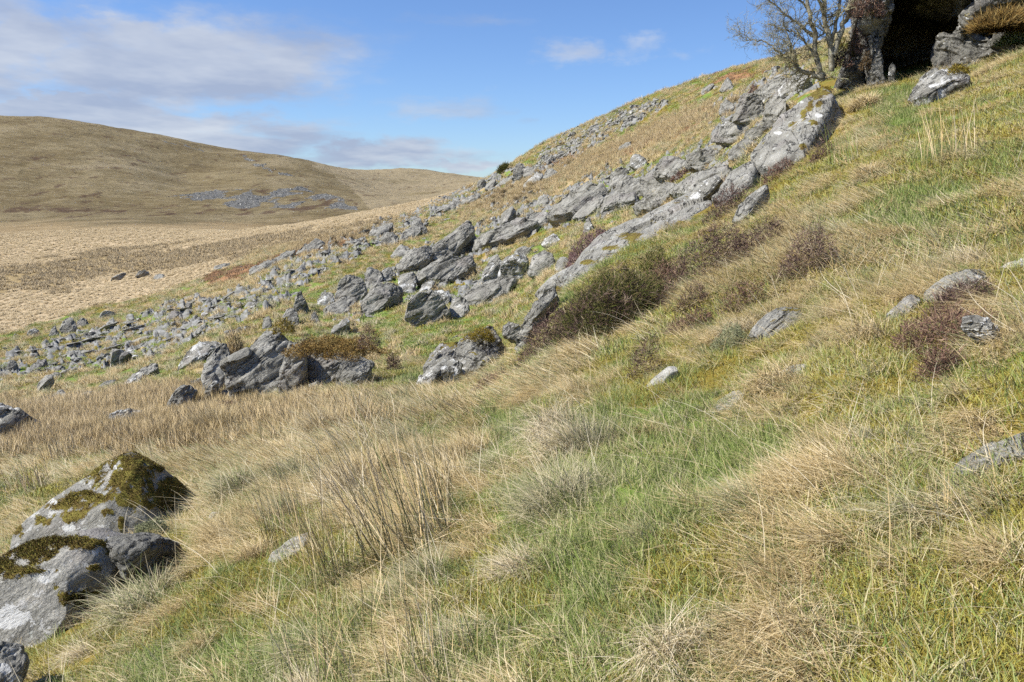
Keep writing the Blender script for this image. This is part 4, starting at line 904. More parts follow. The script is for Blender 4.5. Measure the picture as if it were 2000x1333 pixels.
outline_rock('mossy_rock', [(835, 705), (842, 686), (880, 678), (915, 672), (905, 690), (880, 706), (850, 714)], M_ROCKM, 'low mossy ledge running left from the craggy rock', 'rock', r=14.8, sub=6, amp=.06, face=.7, thick=.2, plate=.4)
outline_rock('rock', [(815, 760), (822, 735), (845, 715), (880, 708), (905, 722), (900, 735), (860, 745), (835, 765)], M_ROCKL, 'lichened rock shelf below the low mossy ledge', r=13.6, sub=6, amp=.06, face=.7, thick=.2, plate=.4)
outline_rock('rock', [(746, 735), (752, 716), (762, 710), (776, 722), (778, 735), (762, 740)], M_ROCKM, 'small dark mossy rock right of the outcrop', r=19.5, sub=5)
# --- near slope, right
rk('slab', 1380, 766, 1462, 806, M_PALE, 'flat pale stone in short green grass', face=.95, thick=.1, back=.3, amp=.015, cuts=1, r=None)
rk('slab', 1500, 712, 1574, 748, M_PALE, 'long narrow pale stone strip above the flat pale stone', face=.9, thick=.08, back=.3, amp=.015, cuts=1)
rk('slab', 1268, 716, 1322, 752, M_PALE, 'pale grey stone right of the lone heather sprig', face=.8, thick=.15, back=.3, amp=.02)
rk('slab', 1470, 600, 1568, 654, M_ROCKM, 'grey white rock streaked with yellow moss on the near slope', face=.7, thick=.25, back=.4, sub=6, amp=.04)
rk('slab', 1812, 520, 1925, 580, M_SLAB, 'smooth grey rock rib rising from brown heather', face=.7, thick=.14, back=.3, sub=6, amp=.03)
rk('slab', 1740, 572, 1800, 618, M_ROCKL, 'low lichened stone left of the smooth rock rib', face=.8, thick=.12, back=.3, amp=.03)
outline_rock('rock', [(1876, 630), (1892, 625), (1925, 630), (1948, 648), (1955, 672), (1938, 684), (1910, 664), (1885, 648)], M_ROCKL, 'white speckled rock jutting over a black gap on the near slope', r=4.75, face=.1, thick=.3, back=.6, sub=6, amp=.05, lean=-.5, bottom=.0, keepout=True)
outline_rock('rock', [(1856, 706), (1868, 700), (1886, 712), (1888, 726), (1872, 728), (1858, 720)], M_ROCKL, 'small white speckled stone below the jutting rock', r=4.6, face=.1, thick=.4, sub=5, amp=.05, bottom=.1)
outline_rock('tilted_rock', [(1810, 985), (1835, 945), (1880, 905), (1930, 872), (2000, 845), (2080, 840), (2080, 885), (2000, 892), (1940, 912), (1890, 945), (1840, 985)], M_SLAB, 'flat blue grey slab with white lichen at the right photo edge', face=1.0, thick=.035, back=.15, sub=7, amp=.02, cuts=1, bottom=.03, seed=41)
rk('slab', 1960, 498, 2060, 520, M_PALE, 'thin pale rock edge at the right photo edge', face=.8, thick=.1, back=.3)
outline_rock('rock', [(1790, 176), (1800, 158), (1825, 140), (1860, 134), (1886, 136), (1890, 150), (1862, 160), (1830, 178), (1805, 182)], M_ROCKL, 'grey rock with a yellow moss cap at the foot of the cliff', r=18, face=.85, thick=.1, sub=6, amp=.05)
rk('slab', 540, 1042, 602, 1092, M_PALE, 'pale stone strip half hidden by straw grass in front', face=.9, thick=.07, back=.3, amp=.015, cuts=1)
rk('round', 408, 1000, 432, 1016, M_PALE, 'tiny white stone right of the pyramid boulder', face=.4)
rk('slab', 914, 752, 952, 770, M_PALE, 'thin white stone beside the lowest brown heather', face=.7, thick=.1, back=.3)
# --- the cliff
cl = empty('rock_cliff', hit(1720, 168, 15, 30), 'dark overhanging cliff with a black cave like recess', 'cliff')
def cb(nm, out, r, mat=M_CLIFF, **kw):
    kw.setdefault('face', 0.0); kw.setdefault('thick', .3); kw.setdefault('sub', 6); kw.setdefault('amp', .07); kw.setdefault('cuts', 3); kw.setdefault('keepout', False); kw.setdefault('bottom', .08)
    return outline_rock(nm, out, mat, parent=cl, r=r, **kw)
cb('buttress', [(1640, 172), (1632, 140), (1650, 110), (1668, 80), (1672, 20), (1665, -40), (1672, -200), (1760, -210), (1745, -60), (1712, 20), (1700, 90), (1702, 172)], 24.2, sub=7, thick=.35, back=2.6, boxy=.4)
cb('pillar', [(1688, 60), (1682, 40), (1690, 12), (1712, -20), (1720, -120), (1760, -130), (1745, -20), (1738, 30), (1724, 70), (1714, 90), (1700, 86)], 22.8, sub=7, thick=.5)
cb('pillar', [(1696, 176), (1696, 132), (1702, 100), (1698, 70), (1718, 50), (1718, 90), (1722, 125), (1733, 168), (1722, 178)], 22.6, sub=7, thick=.6)
cb('pillar', [(1732, 172), (1737, 132), (1743, 122), (1749, 128), (1748, 158), (1744, 172)], 22.4, sub=5, thick=.6)
cb('pillar', [(1640, 168), (1644, 140), (1668, 112), (1684, 120), (1690, 150), (1692, 174)], 22.9, sub=6, thick=.4)
cb('back_wall', [(1690, 190), (1680, -200), (1900, -260), (2120, -260), (2150, 150), (2000, 175), (1850, 185)], 27.0, M_DARKSHADE, sub=7, thick=.05, back=.3, amp=.05, label='black rock wall deep in the recess')  # darker rock colour adds to the shade of the recess
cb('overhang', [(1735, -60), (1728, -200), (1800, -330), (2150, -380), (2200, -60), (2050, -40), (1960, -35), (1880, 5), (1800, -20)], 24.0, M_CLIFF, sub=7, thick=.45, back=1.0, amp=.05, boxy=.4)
cb('side_wall', [(1830, 142), (1824, 90), (1834, 68), (1866, 74), (1890, 60), (1930, 72), (1980, 70), (2080, 60), (2080, 150), (1990, 145), (1900, 150)], 22.6, M_DARKSHADE, sub=7, thick=.22, amp=.09)
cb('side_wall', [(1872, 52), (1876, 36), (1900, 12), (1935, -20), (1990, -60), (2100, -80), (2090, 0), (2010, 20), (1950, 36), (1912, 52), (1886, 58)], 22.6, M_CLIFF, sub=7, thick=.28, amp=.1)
# --- many smaller rocks: prototypes with shared meshes, then one loose mass beyond the countable ones
def proto(seed, flat=.6):
    rg = np.random.default_rng(seed); V, F = ico(4); V = V*np.array((1.25, rg.uniform(.6, .95), rg.uniform(.35, .6)*flat/.6))
    for i in range(13):
        nn = rg.normal(size=3); nn /= np.linalg.norm(nn); mx = (V@nn).max(); e = np.maximum(V@nn-mx*rg.uniform(.45, .8), 0); V = V-e[:, None]*nn
    V = rocky(V, mesh_normals(V, F), 1.0, .10, seed, None, .9); return V, F
def proto_mesh(k, mat, name='rock'):
    V, F = proto(k); me = new_mesh(name, V, F, True); me.materials.append(mat); return me
PRO = [proto_mesh(200+k, (M_ROCK, M_ROCK, M_ROCKL, M_ROCK, M_SLAB, M_ROCKL)[k % 6]) for k in range(14)]
def spots(poly, n, r0, r1, rg):
    xs = [p[0] for p in poly]; ys = [p[1] for p in poly]; out = []
    while len(out) < n:
        x, y = rg.uniform(min(xs), max(xs)), rg.uniform(min(ys), max(ys))
        if inpoly(np.array(x), np.array(y), poly):
            h = hit(x, y, r0, r1); px, py, _ = project(h)
            if abs(py-y) < 6: out.append(h)
    return out
FIELDS = [
 ([(-20, 745), (0, 706), (60, 672), (200, 640), (350, 600), (480, 560), (500, 590), (440, 640), (330, 690), (200, 720), (100, 745)], 92, 36, 120, (5, 14), 'grey lichen spotted stone lying in the boulder field on the lower left slope', 'stones of the boulder field on the lower left slope'),
 ([(470, 560), (560, 520), (640, 480), (780, 430), (900, 380), (960, 360), (980, 380), (880, 430), (700, 500), (560, 590)], 44, 40, 170, (4, 11), 'grey stone strewn along the upper left edge of the hillside', 'stones along the upper left edge of the hillside'),
 ([(560, 660), (640, 560), (800, 540), (960, 480), (1060, 440), (1090, 560), (980, 640), (900, 660), (760, 660)], 26, 20, 60, (5, 11), 'small grey stone in the turf between the middle hillside crags', 'small stones between the middle hillside crags'),
 ([(1050, 440), (1080, 380), (1180, 330), (1300, 330), (1420, 290), (1440, 340), (1340, 390), (1200, 440)], 34, 24, 80, (6, 14), 'grey angular rock among the piled blocks above the longest slab', 'angular rocks among the piled blocks'),
 ([(1440, 150), (1590, 150), (1560, 200), (1500, 250), (1440, 300), (1400, 280)], 16, 22, 60, (6, 13), 'grey rock in the jumble below the hawthorn', 'rocks in the jumble below the hawthorn'),
]
rg_s = np.random.default_rng(5)
for poly, n, r0, r1, (s0, s1), lab, grp in FIELDS:
    for h in spots(poly, n, r0, r1, rg_s):
        rr = math.hypot(h[0], h[1]); s = (s0+(s1-s0)*rg_s.uniform()**2.2)*1.25*rr/FPX
        o = add_obj('stone', PRO[rg_s.integers(0, len(PRO))], None)
        o.location = h+np.array((0, 0, s*.02)); o.scale = (s*rg_s.uniform(1.0, 2.1), s*rg_s.uniform(.7, 1.2), s*rg_s.uniform(.3, .65)); e_ = eulers(normal_at(np.array([h[0]]), np.array([h[1]]), 2.5), np.array([rg_s.normal(.3, .5)]), .9)[0]; o.rotation_euler = (e_[0]+rg_s.normal(0, .22), e_[1]+rg_s.normal(0, .22), e_[2])
        tag(o, lab, 'stone', grp); KEEP_OUT.append((h[0], h[1], s*.8))
# beyond those, the fields read as one mass of stones
def rubble():
    src = bpy.data.collections.new('rubble_sources')
    for k in range(8):
        V, F = proto(300+k); bm = None
        me = new_mesh('rubble_stone', V[:], F, True); me.materials.append((M_ROCK, M_ROCKL, M_ROCK, M_SLAB)[k % 4]); o = bpy.data.objects.new(f'rubble_stone.{k:03d}', me); src.objects.link(o)
    P, E, S, I = [], [], [], []
    def add(X, Y, smin, smax, pw, keepf=None):
        n = len(X); s = smin+(smax-smin)*rng.uniform(0, 1, n)**pw; s *= np.hypot(X, Y)/FPX
        Z = ground(X, Y)
        P.append(np.stack([X, Y, Z], -1)); E.append(eulers(normal_at(X, Y, 2.5), rng.normal(.3, .8, n), .9)+rng.normal(0, .28, (n, 3))); S.append(s); I.append(rng.integers(0, 8, n))
    for r0, r1, d in ((22, 50, 4.5), (50, 90, 1.8), (90, 175, .8)):
        X, Y = zone(r0, r1, d, 35); k = (look(rock, X, Y) > .25) | ((look(mid, X, Y) > .5) & (rng.uniform(0, 1, len(X)) < .05))
        X, Y = X[k], Y[k]; k = visible_from(X, Y, ground(X, Y)); X, Y = X[k], Y[k]; add(X, Y, 1.2, 9, 2.6)
    # skyline scree
    poly = [(1052, 302), (1100, 262), (1160, 236), (1220, 210), (1270, 196), (1300, 205), (1240, 240), (1190, 262), (1130, 295), (1080, 322), (1040, 335)]
    H = np.array([hit(x, y, 60, 180) for x, y in zip(rng.uniform(1035, 1300, 3800), rng.uniform(190, 340, 3800)) if inpoly(np.array(x), np.array(y), poly)])
    add(H[:, 0]+rng.normal(0, .3, len(H)), H[:, 1]+rng.normal(0, .6, len(H)), 3, 8.5, 1.8)
    # scree across the valley
    X, Y = zone(560, 1500, .05, 0, 34); k = look(scree, X, Y) > .45; X, Y = X[k], Y[k]
    k = rng.uniform(0, 1, len(X)) < min(1, 5000/max(len(X), 1)); add(X[k], Y[k], 1.0, 3.2, 2)
    scatter('scree', np.vstack(P), np.vstack(E), np.concatenate(S), np.concatenate(I), src, 'loose grey stones and scree strewn over the hillsides', 'scree')
    print('GROW scree', sum(len(p) for p in P))
rubble()
# ------------------------------------------------------------------ tussocks, rushes, heather, gorse, hawthorn
def at(px, py, r):
    a, y, zz = pix_dir(px, py); h = math.hypot(a, y); return np.array((a/h*r, y/h*r, EYE[2]+zz/h*r))
def tussock(px, py, wpx, mat, label, style='dome', r=None, n=None, comb_az=None, h=1.0, name='grass_tussock', cat='tussock', group='grass tussocks on the near slope'):
    A = hit(px, py) if r is None else at(px, py, r); rr = np.linalg.norm(A-EYE); rad = wpx/FPX*rr/2*.62
    n = n or int(np.clip(rad*(5200 if style != 'flat' else 2600), 400, 2400)); az = (float(comb(A[0], A[1])) if comb_az is None else comb_az); rg = np.random.default_rng(int(px*7+py))
    W = (max(.0014, rr*.00035), max(.0030, rr*.0009))
    if style == 'dome':
        parts = [blades(n, (.7*rad*h, 1.6*rad*h), W, (.1, 1.25), (.5, 1.5), rad, az, 2.6, 5, dome=rad*.45*h, rg=rg, outward=1.3), blades(n//3, (.5*rad, 1.1*rad), W, (0, 1.0), (.2, 1.3), rad, None, segs=4, dome=rad*.4*h, rg=rg)]
    elif style == 'flat':
        parts = [blades(n, (.7*rad, 1.7*rad), W, (.9, 1.4), (.15, .5), rad, az, .9, 5, dome=rad*.22, rg=rg)]
    else:
        parts = [blades(n, (.9*rad*h, 2.0*rad*h), W, (.0, .7), (.1, .8), rad, az, 2.6, 5, dome=rad*.2, rg=rg, outward=1.0)]
    V, F, rn, T = join_blades(parts); me = new_mesh(name, V, F, True, {'rnd': ('FLOAT', rn), 'tt': ('FLOAT', T)})
    o = add_obj(name, me, mat, None, A-np.array((0, 0, .02))); e = eulers(normal_at(np.array([A[0]]), np.array([A[1]]), .2), np.array([0.0]), .7)[0]
    o.rotation_euler = e; tag(o, label, cat, group); return o
TU = [
 (1095, 985, 250, M_GREY, 'largest combed grey green tussock in the middle of the near grass', 'dome'), (893, 905, 110, M_STRAW, 'upright pale straw tussock right of the tall rushes', 'tall'),
 (835, 1130, 170, M_GREY, 'combed tussock with a green heart below the tall rushes', 'dome'), (465, 965, 140, M_GREY, 'grey green tussock with a dark right side behind the boulders', 'dome'),
 (1270, 850, 80, M_STRAW, 'small pinkish straw tussock in the green turf', 'dome'), (1570, 1010, 170, M_STRAW, 'straw mat sweeping down from the green turf, upper part', 'flat'),
 (1610, 925, 210, M_STRAW, 'broad straw mat along the top of the right hand green turf', 'flat'), (1560, 1110, 190, M_STRAW, 'straw mat in the middle of the long sweep of dead grass', 'flat'),
 (1370, 1240, 240, M_STRAW, 'straw mat combed into a pointed wisp near the bottom of the photo', 'flat'), (1890, 820, 190, M_STRAW, 'long combed straw mat below the small speckled stone', 'flat'),
 (1945, 600, 190, M_STRAW, 'shaggy straw mat hanging over the smooth rock rib', 'flat'), (300, 1165, 130, M_GREY, 'pale tussock right of the rounded mossy boulder', 'dome'),
 (700, 950, 150, M_STRAW, 'straw tussock behind the tall rush stems', 'tall'), (1060, 770, 150, M_STRAW, 'shaggy straw mat below the brown heather', 'flat'),
 (1690, 855, 80, M_GREY, 'small round grey green tussock on the right slope', 'dome'), (640, 850, 110, M_STRAW, 'pale straw tussock in front of the outcrop, right one', 'tall'),
 (500, 1090, 110, M_STRAW, 'straw tussock beside the half hidden pale stone strip', 'dome'), (1150, 880, 150, M_GREY, 'wispy grey green tussock with long thin pale stems', 'tall'),
 (560, 900, 120, M_STRAW, 'fawn tussock left of the tall rushes', 'dome'), 
 (420, 850, 100, M_STRAW, 'fawn tussock below the outcrop, left one', 'tall'), (1700, 345, 70, M_STRAW, 'fawn tussock right of the great upper slab', 'dome'), (1690, 210, 60, M_STRAW, 'fawn tussock at the foot of the cliff pillars', 'dome'),
 (1560, 560, 90, M_STRAW, 'pale tussock between two brown heather clumps', 'flat'), (900, 1250, 150, M_GREY, 'thin grey tussock near the bottom of the photo', 'dome'), (1450, 560, 90, M_STRAW, 'pale combed tussock below the heather strip', 'flat'),
 (1480, 390, 40, M_TAN, 'tan tussock on top of the narrow slab', 'dome'), (860, 790, 70, M_STRAW, 'pale tussock in front of the lichened rock shelf', 'dome'),
]
for px, py, w, mt, lab, stl in TU: tussock(px, py, w, mt, lab, stl)
# small tussocks too alike to tell apart
def small_tussocks():
    rg = np.random.default_rng(99); ms = []
    for k in range(6):
        rad = .11; n = 420; W = (.0016, .0036); az0 = math.pi if k % 2 else 0
        V, F, rn, T = join_blades([blades(n, (.7*rad, 2.0*rad), W, (.2, 1.3), (.6, 1.5), rad, 0.0, 1.5, 5, dome=rad*.5, rg=rg, outward=.5), blades(120, (.6*rad, 1.5*rad), W, (0, .9), (.2, 1.3), rad*.8, None, segs=4, dome=rad*.4, rg=rg)])
        me = new_mesh('small_tussock', V, F, True, {'rnd': ('FLOAT', rn), 'tt': ('FLOAT', T)}); me.materials.append((M_STRAW, M_STRAW, M_GREY, M_STRAWP, M_STRAW, M_GREY)[k]); ms.append(me)
    m = 0; tries = 0
    while m < 95 and tries < 4000:
        tries += 1; t = rg.uniform(R(-34), R(34)); r = 2.3*math.exp(rg.uniform(0, 1)*1.55); X, Y = r*math.sin(t), r*math.cos(t)
        xa, ya = np.array([X]), np.array([Y])
        if look(mid, xa, ya)[0] > .4 or rg.uniform() > .15+1.1*look(straw, xa, ya)[0] or not all(keep(xa+dx_, ya+dy_)[0] for dx_, dy_ in ((0, 0), (.25, 0), (-.25, 0), (0, -.35), (0, .2))): continue
        o = add_obj('small_tussock', ms[rg.integers(0, 6)], None, None, (X, Y, float(ground(X, Y))-.02)); sc = rg.uniform(.55, 1.25)*(1 if r < 5 else 1.4); o.scale = (sc, sc, sc*rg.uniform(.8, 1.2))
        o.rotation_euler = eulers(normal_at(xa, ya, .2), comb(xa, ya)+rg.normal(0, .4), .7)[0]
        tag(o, 'small drooping tussock among the grasses of the near slope', 'tussock', 'small tussocks of the near slope'); m += 1
small_tussocks()
def rushes(px, py, n, hm, spread, label, lean=(0, .4), az=math.pi, azs=1.2, mat=M_RUSH, r=None, wmul=1.0, name='rush_clump'):
    A = hit(px, py) if r is None else at(px, py, r); rr = np.linalg.norm(A-EYE); rg = np.random.default_rng(int(px+py*3))
    W = (.0028*wmul, .0048*wmul) if rr < 6 else (rr*.0006*wmul, rr*.001*wmul)
    V, F, rn, T = join_blades([blades(n, (hm*.5, hm*1.05), W, lean, (0, .35), spread, az, azs, 5, wander=.1, rg=rg), blades(n//5, (hm*.3, hm*.7), W, (.6, 1.4), (0, .5), spread, None, segs=5, rg=rg)])
    me = new_mesh(name, V, F, True, {'rnd': ('FLOAT', rn), 'tt': ('FLOAT', T)}); o = add_obj(name, me, mat, None, A-np.array((0, 0, .02))); tag(o, label, 'rushes', 'rush clumps'); return o
rushes(800, 1085, 170, 1.05, .28, 'tallest dense clump of orange brown rushes in the near grass', (.1, .65), azs=.9, wmul=1.6)
rushes(640, 1140, 110, .92, .14, 'thin rush clump with dark green stems left of the tallest clump', (.0, .4), azs=.9)
rushes(560, 1060, 70, .65, .14, 'sparse rush clump in straw grass near the half hidden pale stone')
rushes(860, 1010, 130, .6, .10, 'upright green and brown rush clump touching the tallest clump', (0, .3))
rushes(840, 1330, 70, .5, .20, 'rush stems rising at the bottom edge of the photo, right clump', (0, .25), azs=2)
rushes(640, 1360, 70, .5, .22, 'rush stems rising at the bottom edge of the photo, left clump', (0, .35), azs=2)
rushes(720, 1230, 30, .55, .2, 'few thin rush stems between the bottom clumps and the tallest clump', (0, .35), azs=2)
rushes(1120, 870, 40, .75, .12, 'clump of long bleached thin stems in green turf', (.1, .6), mat=M_GREY, wmul=.8)
rushes(1860, 320, 60, 1.0, .35, 'dark rush clump high on the right slope', (.0, .4), mat=M_RUSH)
rushes(1650, 320, 40, .8, .3, 'olive rush clump right of the great upper slab', (.0, .5), mat=M_GREEN)
rushes(1850, 500, 26, .55, .12, 'leaning olive rush sprig above the smooth rock rib', (.5, 1.0))
rushes(1760, 1140, 14, .42, .16, 'few stiff straw stems standing in moss at lower right', (0, .3), mat=M_STRAW)
rushes(1860, 1010, 8, .3, .04, 'lone dark rush sprig beside the flat blue grey slab', (0, .15))
rushes(1000, 620, 60, .5, .3, 'pale rush clump in the hollow left of the gorse', (0, .4), mat=M_TAN)
for k, (px, py) in enumerate(((700, 830), (480, 870), (330, 900), (120, 900), (60, 960), (250, 870))):
    rushes(px, py, 70, .55, .3, ['tan rush clump before the outcrop foot', 'tan rush clump below the left outcrop flank', 'tan rush clump above the pyramid boulder', 'tan rush clump left of the pyramid boulder peak', 'tan rush clump at the left photo edge above the boulders', 'tan rush clump below the low pale rounded boulder'][k], (0, .5), mat=M_TAN)

def twig_mat(name, stops, sc=2.0, transl=.1):
    return blade_mat(name, stops, .15, sc, transl, rough=.8, spec=.15)
M_HEATH = twig_mat('heather_twigs', [(0, (.03, .018, .015)), (.35, (.075, .042, .036)), (.65, (.125, .074, .062)), (.88, (.20, .13, .10)), (1, (.40, .31, .22))])
M_HEATHP = twig_mat('purple_heather_twigs', [(0, (.06, .03, .035)), (.4, (.14, .075, .08)), (.75, (.22, .14, .13)), (1, (.34, .25, .20))])
M_HEATHR = twig_mat('red_heather_twigs', [(0, (.055, .028, .02)), (.4, (.13, .068, .05)), (.75, (.21, .125, .09)), (1, (.36, .25, .16))])
M_GORSE = twig_mat('gorse_sprays', [(0, (.03, .034, .008)), (.3, (.075, .09, .018)), (.6, (.125, .13, .03)), (.85, (.17, .135, .05)), (1, (.27, .19, .10))])
M_GORSEB = twig_mat('brown_gorse_twigs', [(0, (.05, .03, .012)), (.5, (.15, .095, .04)), (1, (.30, .21, .12))])
M_TURFB = twig_mat('brown_turf', [(0, (.10, .055, .015)), (.4, (.21, .125, .035)), (.75, (.30, .20, .06)), (1, (.36, .27, .11))])
M_MOSSO = twig_mat('golden_moss', [(0, (.08, .055, .01)), (.4, (.17, .115, .015)), (.75, (.24, .18, .02)), (1, (.31, .26, .05))])
M_MOSSG = twig_mat('grey_moss', [(0, (.15, .16, .07)), (.5, (.24, .25, .13)), (1, (.34, .34, .21))])
def shrub(name, px, py, wpx, hm, mat, label, cat='heather', group='heather clumps', depth=.8, ang=0.0, dens=1.0, L=(.03, .085), r=None, parent=None, spiky=0.0, top=None, keepout=True):
    """low bush that follows the ground: footprint about the point seen at (px, py), height hm metres"""
    C = hit(px, py) if r is None else at(px, py, r); rr = np.linalg.norm(C-EYE); a = wpx/FPX*rr/2; b = a*depth
    rg = np.random.default_rng(int(px*3+py)); wd = max(.0036, rr*.00055); n = int(np.clip(a*b*3.14*13000*dens/(wd/.0045)**1.2, 700, 30000))
    u = rg.uniform(0, 2*math.pi, n); q = np.sqrt(rg.uniform(0, 1, n))
    lump = 1+.7*fbm(np.cos(u)*1.4+px, np.sin(u)*1.4, q*1.2, 3, seed=3); x0, y0 = a*q*lump*np.cos(u), b*q*lump*np.sin(u)
    c, s_ = math.cos(ang), math.sin(ang); X, Y = x0*c-y0*s_, x0*s_+y0*c
    H = hm*1.15*np.sqrt(np.maximum(1-q*q, .03))*(1+.6*fbm(X*2.4/max(a, .3)+px, Y*2.4/max(a, .3), 1, 3, seed=4)); t = rg.uniform(0, 1, n)**.6
    gz = ground(C[0]+X, C[1]+Y)-C[2] if r is None else 0*X
    p = np.stack([X, Y, gz+H*t], -1); d = np.stack([x0*c/a-y0*s_/b, x0*s_/a+y0*c/b, .5+0*X], -1)*.5+rg.normal(0, .65, (n, 3)); d[:, 2] = np.abs(d[:, 2])+spiky
    d /= np.linalg.norm(d, axis=1)[:, None]; ln = rg.uniform(L[0], L[1], n)*max(1, rr/14)**.5; w = rg.uniform(.6, 1.3, n)*wd
    sd = np.cross(d, rg.normal(size=(n, 3))); sd /= np.linalg.norm(sd, axis=1)[:, None]; bend = rg.normal(0, .25, (n, 3))
    m1 = p+d*(ln*.5)[:, None]; m2 = p+(d+bend*.5)*ln[:, None]; sw = sd*(w*.5)[:, None]
    V = np.stack([p-sw*.6, p+sw*.6, m1-sw, m1+sw, m2], 1).reshape(-1, 3); f = np.array([[0, 1, 3], [0, 3, 2], [2, 3, 4]]); F = (f[None]+(np.arange(n)*5)[:, None, None]).reshape(-1, 3)
    me = new_mesh(name, V, F, True, {'rnd': ('FLOAT', np.repeat(rg.uniform(0, 1, n), 5)), 'tt': ('FLOAT', np.tile([0, 0, .5, .5, 1.], n))})
    o = add_obj(name, me, mat, parent, C if parent is None else C-np.array(parent.location))
    if parent is None: tag(o, label, cat, group)
    if keepout: [KEEP_OUT.append((C[0]+X[i], C[1]+Y[i], .2*a)) for i in rg.integers(0, n, 22)]
    return o
g = shrub('gorse_bush', 1185, 640, 225, .54, M_GORSE, 'big dark green gorse bush in front of the longest slab', 'gorse', None, .7, R(40), 1.3, (.04, .11), spiky=.15)
shrub('dead_sprays', 1180, 650, 228, .52, M_HEATH, None, parent=g, depth=.7, ang=R(40), dens=.35, L=(.05, .14), keepout=False)
g2 = shrub('gorse_bush', 1270, 560, 90, .45, M_GORSE, 'smaller gorse bush at the right end of the big one', 'gorse', None, .8, 0, 1.2, (.04, .1), spiky=.15)
shrub('gorse_bush', 988, 340, 24, 1.15, M_GORSE, 'dark round gorse bush on the skyline', 'gorse', None, .8, 0, 4, (.1, .3), r=128)
HE = [(1068, 690, 120, .42, M_HEATH, 'dark brown heather at the lower left end of the gorse', .8), (1118, 655, 80, .40, M_HEATH, 'brown heather between the lower gorse and the straw mat', .8),
 (1295, 575, 80, .36, M_HEATHR, 'reddish brown heather right of the gorse', .9), (1385, 540, 130, .55, M_HEATH, 'largest brown heather clump on the near slope', .8), (1480, 495, 100, .34, M_HEATH, 'brown heather tapering right of the largest clump', .6),
 (1575, 545, 105, .42, M_HEATH, 'round brown heather clump standing apart on the right', .8), (1300, 598, 44, .18, M_HEATH, 'tiny brown heather left of three small clumps', .8), (1352, 604, 56, .2, M_HEATH, 'small brown heather in the middle of three small clumps', .8),
 (1448, 608, 70, .22, M_HEATHR, 'small reddish heather right of three small clumps', .8), (1350, 648, 80, .14, M_HEATHR, 'low spreading heather below three small clumps', .6), (1256, 740, 56, .28, M_HEATH, 'lone upright heather sprig left of a pale grey stone', .7),
 (955, 770, 66, .22, M_HEATHR, 'lowest brown heather by the thin white stone', .6), (1150, 510, 110, .75, M_HEATHP, 'purple grey heather behind the foot of the longest slab', .8), (1420, 425, 80, .5, M_HEATH, 'dark heather strip in the cleft between the slabs', .7),
 (1400, 385, 60, .3, M_HEATH, 'heather growing along the top of the slab cleft', .5), (1518, 350, 60, .28, M_HEATHR, 'reddish heather under the great upper slab', .6), (1604, 315, 44, .3, M_HEATH, 'small brown heather right of the great upper slab', .8),
 (1830, 680, 130, .16, M_HEATHR, 'straggly brown heather left of the jutting rock', .9), (1870, 610, 100, .14, M_HEATH, 'straggly heather in front of the smooth rock rib', .7), (1830, 735, 60, .1, M_HEATHR, 'faded heather below the straggly patch', .8),
 (445, 808, 46, .22, M_HEATHR, 'small dark red heather at the foot of the outcrop', .8), (1330, 350, 44, .3, M_HEATHR, 'brown heather pocket among the blocks', .6), (1228, 372, 20, .3, M_HEATHR, 'tiny brown heather pocket above the flat block', .6),
 (1470, 186, 26, .35, M_HEATHR, 'dark heather cap on the big square boulder', .8), (1330, 420, 40, .25, M_HEATH, 'brown heather beside the white patched slab end', .6), (768, 725, 26, .35, M_HEATH, 'dark tuft right of the outcrop', .8)]
for px, py, w, h, mt, lab, dp in HE: shrub('heather_clump', px, py, w, h, mt, lab, 'heather', 'heather clumps', dp)
# moss and turf that sit on rocks
shrub('turf_mound', 652, 697, 170, .34, M_TURFB, 'brown turf mound spread over the top of the outcrop', 'turf', None, .55, 0, 1.6, (.025, .07), r=rb(655, 765, 1.0), keepout=False)
shrub('heather_clump', 600, 690, 40, .32, M_HEATH, 'dark heather pocket at the left end of the outcrop turf', depth=.7, r=rb(600, 765, 1.0), keepout=False)
shrub('heather_clump', 722, 682, 44, .38, M_HEATH, 'dark heather at the right end of the outcrop turf', depth=.7, r=rb(722, 765, 1.0), keepout=False)
shrub('moss_cushion', 556, 654, 44, .35, M_MOSSO, 'golden moss cushion on the peak of the outcrop', 'moss', None, .7, 0, 2, (.02, .06), r=rb(556, 765, 1.0), keepout=False)
shrub('grass_tussock', 462, 735, 50, .9, M_TAN, 'tan grass filling the cleft of the outcrop', 'tussock', None, .5, 0, 2.5, (.1, .3), r=rb(462, 765, 1.0), keepout=False, spiky=1)
shrub('moss_cushion', 1598, 196, 52, .22, M_MOSSO, 'golden moss cap on the great upper slab', 'moss', None, .9, R(60), 3, (.02, .06), keepout=False)
shrub('moss_cushion', 1425, 682, 62, .17, M_MOSSG, 'round grey green moss cushion beside the streaked rock', 'moss', None, .9, 0, 3.0, (.015, .04))
shrub('moss_cushion', 940, 668, 60, .22, M_MOSSO, 'orange moss cap on the craggy rock', 'moss', None, .7, 0, 2, (.02, .06), r=14.6, keepout=False)
shrub('moss_cushion', 1872, 146, 34, .16, M_MOSSO, 'yellow moss cap on the rock below the cliff', 'moss', None, .7, 0, 2, (.02, .06), r=17.6, keepout=False)
shrub('moss_cushion', 296, 1042, 60, .10, M_MOSSG, 'grey green moss cushion at the foot of the pyramid boulder', 'moss', None, .6, 0, 4, (.01, .03), r=6.5, keepout=False)
shrub('moss_cushion', 1540, 612, 60, .05, M_MOSSO, 'yellow moss along the top of the streaked rock', 'moss', None, .4, R(30), 3, (.01, .03), keepout=False)
